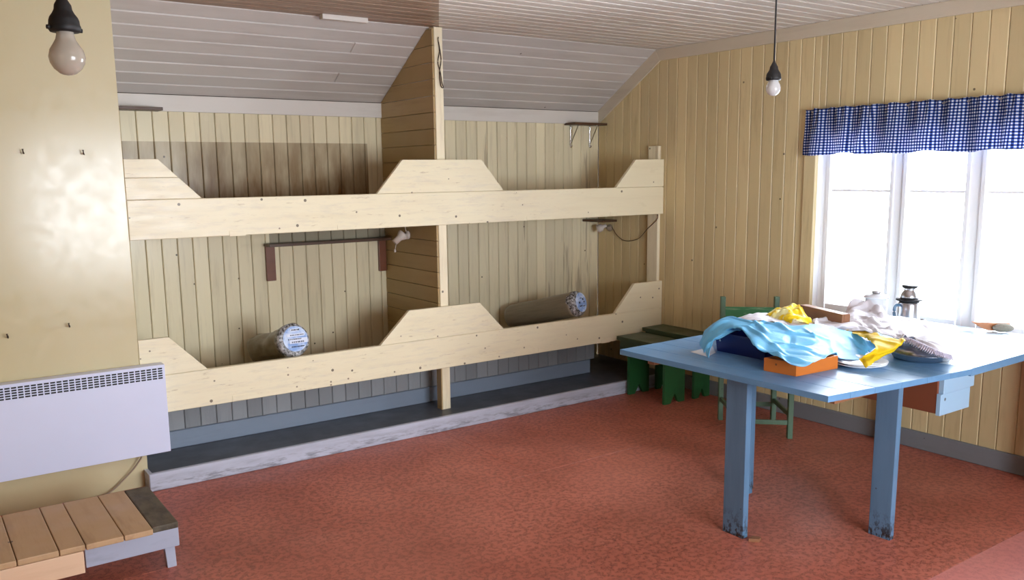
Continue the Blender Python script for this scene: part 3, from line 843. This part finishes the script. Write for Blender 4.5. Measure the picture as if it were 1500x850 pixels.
def leg(x, y0, y1, th, zt=T-.0265, m='table_leg', dx=0., dy=0.):
    bm = NB()
    a = [TP((x, y0, 0)), TP((x+th, y0, 0)), TP((x+th, y1, 0)), TP((x, y1, 0))]
    vs = [bm.verts.new(p) for p in a] + [bm.verts.new(p + V((dx, dy, zt))) for p in a]
    for f in ((3, 2, 1, 0), (4, 5, 6, 7), (0, 1, 5, 4), (1, 2, 6, 5), (2, 3, 7, 6), (3, 0, 4, 7)): bm.faces.new([vs[k] for k in f])
    bmesh.ops.bevel(bm, geom=list(bm.edges), offset=.003, segments=2, affect='EDGES', profile=.6)
    obj('leg', bm, M[m], t)
leg(-1.830, -2.337, -2.222, .034)
leg(-1.330, -2.735, -2.632, .034, dx=-.006, dy=-.008)
leg(-1.322, -1.955, -1.845, .032)
leg(-1.372, -1.995, -1.885, .026)
for (x0, x1, y0, y1) in ((-1.86, -1.07, -1.80, -1.755), (-1.80, -1.07, -2.745, -2.705)):
    bm = NB(); box(bm, x0+1.45, x1+1.45, y0+2.25, y1+2.25, T-.058, T-.0265, .002)
    obj('batten', bm, M['crate'], t)
bm = NB()
box(bm, -1.29+1.45, -1.268+1.45, -2.70+2.25, -1.81+2.25, T-.11, T-.027, .002)
obj('apron', bm, M['drawer_side'], t)
t2 = thing('window_table', 'blue table by the window with a hanging drawer, glaring in the daylight', 'table', (-.5, -2.25, 0))
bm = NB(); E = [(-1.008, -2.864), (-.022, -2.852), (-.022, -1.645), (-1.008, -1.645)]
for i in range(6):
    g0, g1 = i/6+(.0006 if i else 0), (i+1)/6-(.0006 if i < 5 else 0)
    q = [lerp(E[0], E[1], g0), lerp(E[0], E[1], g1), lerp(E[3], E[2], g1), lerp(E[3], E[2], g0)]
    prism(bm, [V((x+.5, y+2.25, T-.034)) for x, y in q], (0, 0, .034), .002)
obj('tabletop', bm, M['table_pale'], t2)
bm = NB(); prism(bm, [V((E[0][0]+.5, E[0][1]+2.2495, T-.036)), V((E[1][0]+.5, E[1][1]+2.2495, T-.036)), V((E[1][0]+.5, E[1][1]+2.2495, T-.001)), V((E[0][0]+.5, E[0][1]+2.2495, T-.001))], (0, -.012, 0), .002)
obj('edge_strip', bm, M['table'], t2)
bm = NB(); box(bm, .43, .476, -.55, .55, T-.09, T-.0345, .002); obj('wall_cleat', bm, M['table_leg'], t2)
for (x, y) in ((-.1, -2.80), (-.085, -1.955)):
    bm = NB(); box(bm, x+.5-.02, x+.5+.02, y+2.25-.03, y+2.25+.03, 0, T-.091 if False else T-.0345, .003); obj('leg', bm, M['table_leg'], t2)

# drawer box hanging below the top, its pale blue front towards the room
dx0, dx1, dy0, dy1, dz0, dz1 = -1.050, -.790, -2.755, -2.12, .535, .70
bm = NB()
box(bm, dx0+.5, dx0+.018+.5, dy0+2.25, dy1+2.25, dz0, dz1, .002); box(bm, dx1-.018+.5, dx1+.5, dy0+2.25, dy1+2.25, dz0, dz1, .002)
box(bm, dx0+.019+.5, dx1-.019+.5, dy1-.018+2.25, dy1+2.25, dz0, dz1, .002); box(bm, dx0+.0185+.5, dx1-.0185+.5, dy0+2.25, dy1-.0185+2.25, dz0+.001, dz0+.012, .001)
dr = obj('drawer', bm, M['drawer_side'], t2, label='red-brown wooden drawer box')
bm = NB()
cbox(bm, V((.5, 2.25, 0)) + V((dx0-.002, dy0-.0005, dz0-.006)), (1, 0, 0), (0, 0, 1), (0, -1, 0), .252, .098, .02, .002)
cbox(bm, V((.5, 2.25, 0)) + V((dx0+.012, dy0-.0005, dz0+.093)), (1, 0, 0), (0, 0, 1), (0, -1, 0), .262, .088, .024, .002)
obj('drawer_front', bm, M['drawer_front'], dr, label='pale blue drawer front of two boards')
bm = NB()
for xx in (dx0-.012, dx1-.012):
    box(bm, xx+.5, xx+.03+.5, dy0+.02+2.25, dy1+2.25, dz1+.0005, T-.0585, .002)
    box(bm, xx+.004+.5, xx+.026+.5, dy0+.02+2.25, dy1+2.25, T-.0585, T-.0345, .002)
obj('drawer_runner', bm, M['crate'], t2)

# ------------------------------------------------------------------ things on the tables
t = thing('storage_tub', 'dark navy plastic tub under the light blue cloth', 'tub', (-1.405, -2.08, T))
def tub_ring(s, z): return [(-.17*s-.0, -.16*s), (.17*s, -.16*s), (.17*s, .16*s), (-.17*s, .16*s)]
bm = NB()
outer = [[bm.verts.new((x, y, z)) for x, y in tub_ring(s, z)] for s, z in ((1.0, .0), (1.05, .088), (1.07, .089), (1.07, .094), (1.02, .094), (.96, .006))]
bm.faces.new(outer[0][::-1]); bm.faces.new(outer[-1])
for a, b in zip(outer, outer[1:]):
    for k in range(4): bm.faces.new((a[k], a[(k+1) % 4], b[(k+1) % 4], b[k]))
vert_e = [e for e in bm.edges if abs((e.verts[0].co-e.verts[1].co).normalized().z) > .6]
bmesh.ops.bevel(bm, geom=vert_e, offset=.02, segments=4, affect='EDGES')
obj('tub_body', bm, M['navy_tub'], t, smooth=False)
bm = NB(); lathe(bm, [(0, 0), (.006, 0), (.005, .004), (0, .005)], 14, Matrix.Translation((-.172, .12, .055)) @ Matrix.Rotation(-PI/2, 4, 'Y'))
obj('rivet', bm, M['enamel'], t)

t = thing('wooden_box', 'shallow orange-brown wooden box at the front of the blue table', 'box', (-1.593, -2.44, T), 0)
bm = NB(); a, b, c = V((-1.745, -2.352, 0)), V((-1.730, -2.508, 0)), V((-1.460, -2.524, 0)); d = a + (c-b); O2 = V((-1.593, -2.44, 0))
def inset(pts, k):
    cen = sum(pts, V())/4
    return [p + (cen-p).normalized()*k for p in pts]
P = [p-O2 for p in (a, b, c, d)]; Q = inset(P, .014)
for i in range(4):
    j = (i+1) % 4
    prism(bm, [P[i], P[j], Q[j], Q[i]], (0, 0, .058), .0015)
prism(bm, [p + V((0, 0, .002)) for p in Q], (0, 0, .01), 0)
obj('box_body', bm, M['orange'], t)

t = thing('wooden_tray', 'brown wooden tray standing on edge behind the heaped cloths', 'box', (-.942, -2.082, T), -.318)
bm = NB()
box(bm, -.022, -.010, -.172, .172, 0, .158, .002)
for q in ((-.0095, .025, -.172, -.16), (-.0095, .025, .16, .172)): box(bm, q[0], q[1], q[2], q[3], 0, .158, .002)
box(bm, -.0095, .025, -.1595, .1595, 0, .012, .002); box(bm, -.0095, .025, -.1595, .1595, .146, .158, .002)
obj('tray_body', bm, M['crate'], t)

def plates(x, y):
    for i, lab in enumerate(('lower white plate of the pair under the yellow cloth', 'upper white plate of the pair under the yellow cloth')):
        bm = NB(); r = .118 - .004*i
        lathe(bm, [(0, 0), (.07, 0), (.074, .003), (r, .016), (r+.001, .019), (.075, .0075), (0, .005)], 40, Matrix.Translation((x+.006*i, y-.004*i, T+.0065*i)))
        tag(obj('plate', bm, M['enamel'], smooth=True), lab, 'plate', 'white plates')
plates(-1.335, -2.545)
PX, PY = -.985, -2.635
t = thing('steel_pan', 'round steel pan under the frilled white cloth', 'pan', (PX, PY, T))
bm = NB(); lathe(bm, [(0, 0), (.10, 0), (.122, .006), (.130, .022), (.132, .030), (.138, .032), (.138, .034), (.128, .033), (.12, .01), (0, .006)], 44)
obj('pan_body', bm, M['steel'], t, smooth=True)
bm = NB(); lathe(bm, [(.124, .0345), (.120, .042), (.105, .062), (.06, .074), (0, .077), (0, .073), (.1, .058), (.116, .036)], 44)
lid = obj('lid', bm, M['steel'], t, smooth=True)
bm = NB(); lathe(bm, [(0, .076), (.012, .076), (.010, .082), (.013, .088), (0, .09)], 18); obj('knob', bm, M['bakelite'], lid, smooth=True)

t = thing('thermos_flask', 'steel thermos flask with cup and black collar by the window', 'flask', (-.27, -2.15, T))
bm = NB(); lathe(bm, [(0, 0), (.056, 0), (.058, .004), (.058, .13), (.05, .146), (0, .148)], 36); obj('flask_body', bm, M['steel'], t, smooth=True)
bm = NB(); lathe(bm, [(.03, .1485), (.068, .1485), (.069, .153), (.066, .157), (.03, .157)], 36); obj('collar', bm, M['bakelite'], t, smooth=True)
bm = NB(); lathe(bm, [(0, .1575), (.046, .1575), (.046, .17), (.042, .186), (.030, .204), (.029, .212), (.036, .217), (0, .217)], 36); cup = obj('cup', bm, M['steel'], t, smooth=True)
bm = NB(); lathe(bm, [(0, .2175), (.038, .2175), (.042, .226), (.041, .230), (0, .229)], 36); obj('cap', bm, M['bakelite'], cup, smooth=True)
bm = NB(); tube(bm, [(-.058, .02, .125), (-.085, .03, .12), (-.088, .03, .07), (-.058, .02, .05)], .008, 8); obj('handle', bm, M['table_leg'], t, smooth=True)

t = thing('white_canister', 'white enamel canister with lid beside the steel flask', 'canister', (-.395, -2.03, T))
bm = NB(); lathe(bm, [(0, 0), (.055, 0), (.058, .004), (.058, .16), (.05, .16), (0, .158)], 36); obj('canister_body', bm, M['enamel'], t, smooth=True)
bm = NB(); lathe(bm, [(0, .1605), (.066, .1605), (.067, .167), (.058, .176), (.03, .184), (0, .185)], 36); lid = obj('lid', bm, M['enamel'], t, smooth=True)
bm = NB(); lathe(bm, [(0, .1855), (.022, .1855), (.026, .192), (.026, .198), (0, .199)], 24); obj('knob', bm, M['steel'], lid, smooth=True)
for i, (dx, dy) in enumerate(((-.036, -.046), (-.019, -.055))):
    bm = NB(); lathe(bm, [(0, 0), (.004, 0), (.003, .004), (0, .004)], 10, cone_M((dx, dy, .09), (dx, dy, 0))); obj('rivet', bm, M['bakelite'], t)

t = thing('scrubbing_brush', 'wooden scrubbing brush with grey bristles lying under the window', 'brush', (-.085, -2.525, T), -.75)
bm = NB()
pts = [(.10*math.cos(a), .004, .0) for a in ()]
prof = [(-.10, .050), (.09, .046), (.095, .03), (.06, .012), (.02, .004), (-.02, .006), (-.06, .024)]
prism(bm, [(x, .03, z) for x, z in prof], (0, .03, 0), .004)
obj('brush_back', bm, M['brush_wood'], t)
bm = NB(); bmesh.ops.create_uvsphere(bm, u_segments=28, v_segments=14, radius=1)
for v in bm.verts:
    p = v.co.copy(); d = 1 + .05*noise.noise(p*9)
    v.co = V((p.x*.055*d+.048, p.y*.022*d+.012, p.z*.022*d+.0235))
obj('bristles', bm, M['bristle'], t, smooth=True)
bm = NB(); lathe(bm, [(0, 0), (.03, 0), (.032, .003), (.032, .010), (.029, .012), (.028, .004), (0, .003)], 28, Matrix.Translation((-.06, -2.10, T)))
tag(obj('jar_lid', bm, M['steel'], smooth=True), 'small flat metal jar lid on the window table beyond the flask', 'lid')
bm = NB(); prism(bm, [(-1.832, -2.372, 0), (-1.80, -2.405, 0), (-1.775, -2.395, 0), (-1.79, -2.36, 0)], (0, 0, .016), .002)
tag(obj('wood_wedge', bm, M['crate']), 'small wooden wedge on the floor at the foot of the nearest table leg', 'wedge')

# cloths heaped on the table
BLUE = [[(-1.527, -1.812, 0.83), (-1.472, -1.842, 0.875), (-1.396, -1.854, 0.892), (-1.389, -1.986, 0.888), (-1.319, -2.094, 0.88), (-1.269, -2.183, 0.878), (-1.197, -2.222, 0.882), (-1.108, -2.289, 0.86), (-1.046, -2.36, 0.825), (-0.988, -2.413, 0.782)], [(-1.552, -1.828, 0.82), (-1.524, -1.879, 0.87), (-1.49, -1.954, 0.892), (-1.48, -2.06, 0.89), (-1.422, -2.142, 0.885), (-1.323, -2.207, 0.875), (-1.249, -2.274, 0.872), (-1.142, -2.328, 0.845), (-1.069, -2.387, 0.81), (-1.01, -2.421, 0.778)], [(-1.588, -1.85, 0.805), (-1.592, -1.923, 0.85), (-1.574, -2.041, 0.888), (-1.614, -2.171, 0.882), (-1.569, -2.247, 0.872), (-1.475, -2.306, 0.86), (-1.372, -2.355, 0.855), (-1.204, -2.379, 0.822), (-1.131, -2.417, 0.796), (-1.064, -2.436, 0.774)], [(-1.611, -1.86, 0.782), (-1.651, -1.977, 0.835), (-1.539, -2.036, 0.882), (-1.694, -2.245, 0.868), (-1.678, -2.315, 0.852), (-1.595, -2.382, 0.84), (-1.478, -2.425, 0.835), (-1.266, -2.407, 0.805), (-1.19, -2.449, 0.786), (-1.155, -2.47, 0.772)], [(-1.671, -1.94, 0.772), (-1.654, -1.981, 0.826), (-1.549, -2.061, 0.88), (-1.728, -2.281, 0.858), (-1.728, -2.345, 0.834), (-1.714, -2.494, 0.826), (-1.524, -2.472, 0.824), (-1.351, -2.447, 0.794), (-1.269, -2.473, 0.778), (-1.251, -2.504, 0.77)], [(-1.741, -2.035, 0.764), (-1.662, -1.999, 0.82), (-1.553, -2.071, 0.878), (-1.731, -2.291, 0.855), (-1.729, -2.342, 0.83), (-1.789, -2.573, 0.821), (-1.47, -2.503, 0.822), (-1.408, -2.49, 0.79), (-1.334, -2.503, 0.776), (-1.281, -2.517, 0.77)]]
WHITE = [[(-1.024, -2.075, 0.86), (-0.92, -2.109, 0.865), (-0.762, -2.083, 0.87), (-0.721, -2.093, 0.925), (-0.679, -2.142, 0.935), (-0.699, -2.243, 0.925), (-0.654, -2.265, 0.87), (-0.555, -2.294, 0.855), (-0.533, -2.411, 0.835), (-0.742, -2.62, 0.81)], [(-1.098, -2.135, 0.86), (-1.021, -2.192, 0.865), (-0.86, -2.16, 0.87), (-0.757, -2.135, 0.9), (-0.716, -2.181, 0.905), (-0.749, -2.265, 0.9), (-0.767, -2.327, 0.875), (-0.762, -2.427, 0.865), (-0.807, -2.575, 0.855), (-0.926, -2.731, 0.82)], [(-1.16, -2.212, 0.855), (-1.098, -2.27, 0.865), (-1.003, -2.28, 0.875), (-0.893, -2.245, 0.88), (-0.85, -2.28, 0.88), (-0.836, -2.327, 0.88), (-0.885, -2.417, 0.875), (-0.923, -2.533, 0.868), (-0.997, -2.697, 0.858), (-1.023, -2.796, 0.82)], [(-1.068, -2.263, 0.845), (-1.045, -2.285, 0.85), (-1.017, -2.327, 0.855), (-0.973, -2.335, 0.86), (-1.0, -2.412, 0.865), (-1.014, -2.468, 0.868), (-1.027, -2.527, 0.865), (-1.022, -2.597, 0.862), (-1.098, -2.758, 0.852), (-1.064, -2.825, 0.818)], [(-1.068, -2.276, 0.84), (-1.058, -2.318, 0.845), (-1.056, -2.377, 0.85), (-1.073, -2.436, 0.855), (-1.083, -2.499, 0.86), (-1.097, -2.553, 0.86), (-1.111, -2.606, 0.858), (-1.082, -2.643, 0.855), (-1.162, -2.789, 0.842), (-1.097, -2.841, 0.815)]]
YEL = [[(-1.053, -2.252, 0.853), (-1.048, -2.277, 0.847), (-1.073, -2.322, 0.845)], [(-0.987, -2.314, 0.852), (-1.072, -2.388, 0.85), (-1.145, -2.456, 0.845)], [(-1.091, -2.47, 0.86), (-1.215, -2.542, 0.858), (-1.278, -2.575, 0.85)], [(-1.142, -2.586, 0.862), (-1.247, -2.612, 0.852), (-1.336, -2.62, 0.842)], [(-1.14, -2.643, 0.86), (-1.282, -2.651, 0.838), (-1.368, -2.608, 0.826)], [(-1.235, -2.651, 0.83), (-1.319, -2.635, 0.82), (-1.398, -2.586, 0.808)], [(-1.295, -2.625, 0.805), (-1.382, -2.634, 0.802), (-1.421, -2.615, 0.794)], [(-1.372, -2.642, 0.792), (-1.409, -2.647, 0.788), (-1.451, -2.654, 0.784)]]
YEL2 = [[(-1.136, -1.873, 0.875), (-1.066, -1.871, 0.9), (-1.009, -1.937, 0.925), (-0.975, -1.957, 0.93)], [(-1.169, -1.947, 0.875), (-1.13, -1.953, 0.9), (-1.039, -1.977, 0.915), (-1.038, -2.026, 0.915)], [(-1.173, -2.009, 0.872), (-1.179, -2.033, 0.892), (-1.122, -2.054, 0.898), (-1.071, -2.079, 0.89)], [(-1.185, -2.065, 0.86), (-1.197, -2.095, 0.87), (-1.166, -2.111, 0.87), (-1.102, -2.134, 0.865)]]
WHITE2 = [[(-1.269, -1.778, 0.86), (-1.239, -1.818, 0.88), (-1.14, -1.826, 0.885), (-1.082, -1.853, 0.88), (-1.076, -1.948, 0.87), (-1.02, -2.113, 0.86)], [(-1.29, -1.806, 0.86), (-1.306, -1.889, 0.882), (-1.243, -1.923, 0.888), (-1.204, -1.977, 0.878), (-1.185, -2.059, 0.865), (-1.069, -2.161, 0.858)], [(-1.31, -1.842, 0.86), (-1.363, -1.964, 0.882), (-1.314, -2.008, 0.886), (-1.276, -2.061, 0.872), (-1.205, -2.115, 0.86), (-1.083, -2.21, 0.855)]]
FRILL = [(-1.107, -2.587, 0.86), (-1.106, -2.636, 0.862), (-1.172, -2.737, 0.858), (-1.199, -2.809, 0.848), (-1.169, -2.838, 0.834), (-1.122, -2.852, 0.82)]
o = sheet('cloth', BLUE, M['cloth_blue'], su=16, sv=16, amp=.003, freq=11, crease=.010, seed=1, floor_z=T, nfold=44)
tag(o, 'crumpled light blue cloth draped over the navy tub and orange box', 'cloth')
o = sheet('cloth', WHITE, M['cloth_white'], su=16, sv=16, amp=.004, freq=11, crease=.012, seed=2, floor_z=T, nfold=46)
tag(o, 'crumpled white cloth with frilled edge heaped over the steel pan', 'cloth')
bm = NB(); n = 150; prev = None
for i in range(n+1):
    f = i/n*(len(FRILL)-1); k = min(int(f), len(FRILL)-2); p = V(FRILL[k]).lerp(V(FRILL[k+1]), f-k)
    d = (V(FRILL[k+1])-V(FRILL[k])).normalized(); nrm = d.cross(V((0, 0, 1))).normalized()
    w = math.sin(i*1.25)*.006
    cur = [bm.verts.new(p - nrm*.02 + V((0, 0, .004 + w*.3))), bm.verts.new(p - nrm*.006 + V((0, 0, .004 + w))), bm.verts.new(p + nrm*(.008+w*.4) + V((0, 0, -.012 - w*.6)))]
    if prev:
        for a in (0, 1): bm.faces.new((prev[a], cur[a], cur[a+1], prev[a+1]))
    prev = cur
fr = obj('frill', bm, M['frill'], o, smooth=True, label='gathered lilac-grey frill edging')
sm = fr.modifiers.new('thickness', 'SOLIDIFY'); sm.thickness = .0015
o = sheet('cloth', YEL, M['cloth_yellow'], su=16, sv=14, amp=.003, freq=18, crease=.008, seed=3, floor_z=T, nfold=22)
tag(o, 'bright yellow cloth hanging down over the white plates', 'cloth')
o = sheet('cloth', YEL2, M['cloth_yw'], su=14, sv=14, amp=.003, freq=22, crease=.010, seed=4, nfold=20)
tag(o, 'folded yellow and pale striped cloth at the back, beside the brown tray', 'cloth')
o = sheet('cloth', WHITE2, M['cloth_white'], su=8, sv=8, amp=.004, freq=18, crease=.006, seed=5)
tag(o, 'white cloth lying between the blue cloth and the green chair', 'cloth')

bm = NB(); prism(bm, [(-1.7000, -1.8840, 0.7605), (-1.7210, -2.0080, 0.7605), (-1.6200, -1.9680, 0.7605), (-1.5180, -1.8600, 0.7605)], (0, 0, .0015), 0)
tag(obj('paper_sheet', bm, M['enamel']), 'white paper corner sticking out below the light blue cloth', 'paper')
# gingham valance over the window
bm = NB(); ny, nz = 420, 14; Y0, Y1, Z0, Z1 = -3.0, -1.262, 1.712, 1.993
grid = []
for i in range(ny+1):
    f = i/ny; y = Y0 + (Y1-Y0)*f; col = []
    for j in range(nz+1):
        g = j/nz
        low = 1-g
        ys = y + .10*low*noise.noise(V((y*3.2, 2, 0))); sw = math.sin(ys*38 + 2.6*noise.noise(V((ys*4, 0, 0)))); fold = (math.copysign(abs(sw)**.6, sw))*(.014 + .010*low) + math.sin(y*110 + 4*noise.noise(V((y*11, 3, 0))))*(.009*g**2.5+.0005)
        fold += noise.noise(V((y*7, g*1.5, 5)))*.014*low
        lift = .016*noise.noise(V((y*5.5, 0, 9)))*low + (.004*math.sin(y*60)*g**6)
        col.append(bm.verts.new((-.045 + fold - .016*low, y + .014*math.sin(y*17)*low + .035*low*(f-.5), Z0 + (Z1-Z0)*g + lift + (.013*(1-f) if False else 0))))
    grid.append(col)
for i in range(ny):
    for j in range(nz): bm.faces.new((grid[i][j], grid[i+1][j], grid[i+1][j+1], grid[i][j+1]))
val = thing('window_valance', 'gathered blue and white gingham valance above the window', 'curtain', (0, -2.13, 1.7))
def vpart(name, bm, m, **k):
    o = obj(name, bm, m, val, **k); o.matrix_parent_inverse = Matrix.Translation((0, 2.13, -1.7)); return o
o = vpart('valance_cloth', bm, M['gingham'], smooth=True)
s = o.modifiers.new('thickness', 'SOLIDIFY'); s.thickness = .0016
bm = NB(); tube(bm, [(-.022, Y0, 1.974), (-.022, Y1-.01, 1.974)], .006, 8, 0)
for yy in (Y0+.05, -2.1, Y1-.03): box(bm, -.024, -.0185, yy-.006, yy+.006, 1.966, 1.982, .001)
vpart('curtain_rod', bm, M['steel'])

# ------------------------------------------------------------------ daylight
W = bpy.data.worlds.new('daylight'); bpy.context.scene.world = W; W.use_nodes = True
nt = W.node_tree; bg = nt.nodes['Background']
bg.inputs['Color'].default_value = (.90, .955, 1.05, 1); bg.inputs['Strength'].default_value = 28.5
def portal(loc, rot, sx, sy):
    l = bpy.data.lights.new('window_daylight', 'AREA'); l.shape = 'RECTANGLE'; l.size = sx; l.size_y = sy
    l.cycles.is_portal = True
    o = bpy.data.objects.new('window_daylight', l); C.objects.link(o); o.location = loc; o.rotation_euler = rot
portal((.14, (WY0+WY1)/2, (WZ0+WZ1)/2), (0, PI/2, 0), WZ1-WZ0, WY1-WY0)
portal(((FX0+FX1)/2, YF-.13, (FZ0+FZ1)/2), (PI/2, 0, 0), FX1-FX0, FZ1-FZ0)

# ------------------------------------------------------------------ camera and view
cam = bpy.data.cameras.new('camera'); co = bpy.data.objects.new('camera', cam); C.objects.link(co)
cx, cy, cz, yaw, pitch, rollv = -4.7726, -4.7365, 1.6247, .6161, .1596, -.0113
f = V((math.sin(yaw)*math.cos(pitch), math.cos(yaw)*math.cos(pitch), -math.sin(pitch)))
r = V((math.cos(yaw), -math.sin(yaw), 0)); u = r.cross(f)
r2 = r*math.cos(rollv) + u*math.sin(rollv); u2 = -r*math.sin(rollv) + u*math.cos(rollv)
mw = Matrix((( r2.x, u2.x, -f.x, cx), (r2.y, u2.y, -f.y, cy), (r2.z, u2.z, -f.z, cz), (0, 0, 0, 1)))
co.matrix_world = mw
cam.sensor_width = 36; cam.lens = 1272.87*36/1500; cam.shift_y = (457.73-425)/1500; cam.clip_start = .02
sc = bpy.context.scene; sc.camera = co
sc.view_settings.view_transform = 'Standard'; sc.view_settings.look = 'None'
sc.view_settings.gamma = 1; sc.view_settings.use_curve_mapping = False
sc.view_settings.exposure = 0.0
sc.cycles.use_denoising = True
sc.cycles.max_bounces = 14; sc.cycles.diffuse_bounces = 10; sc.cycles.glossy_bounces = 5; sc.cycles.transparent_max_bounces = 12
sc.cycles.sample_clamp_indirect = 8
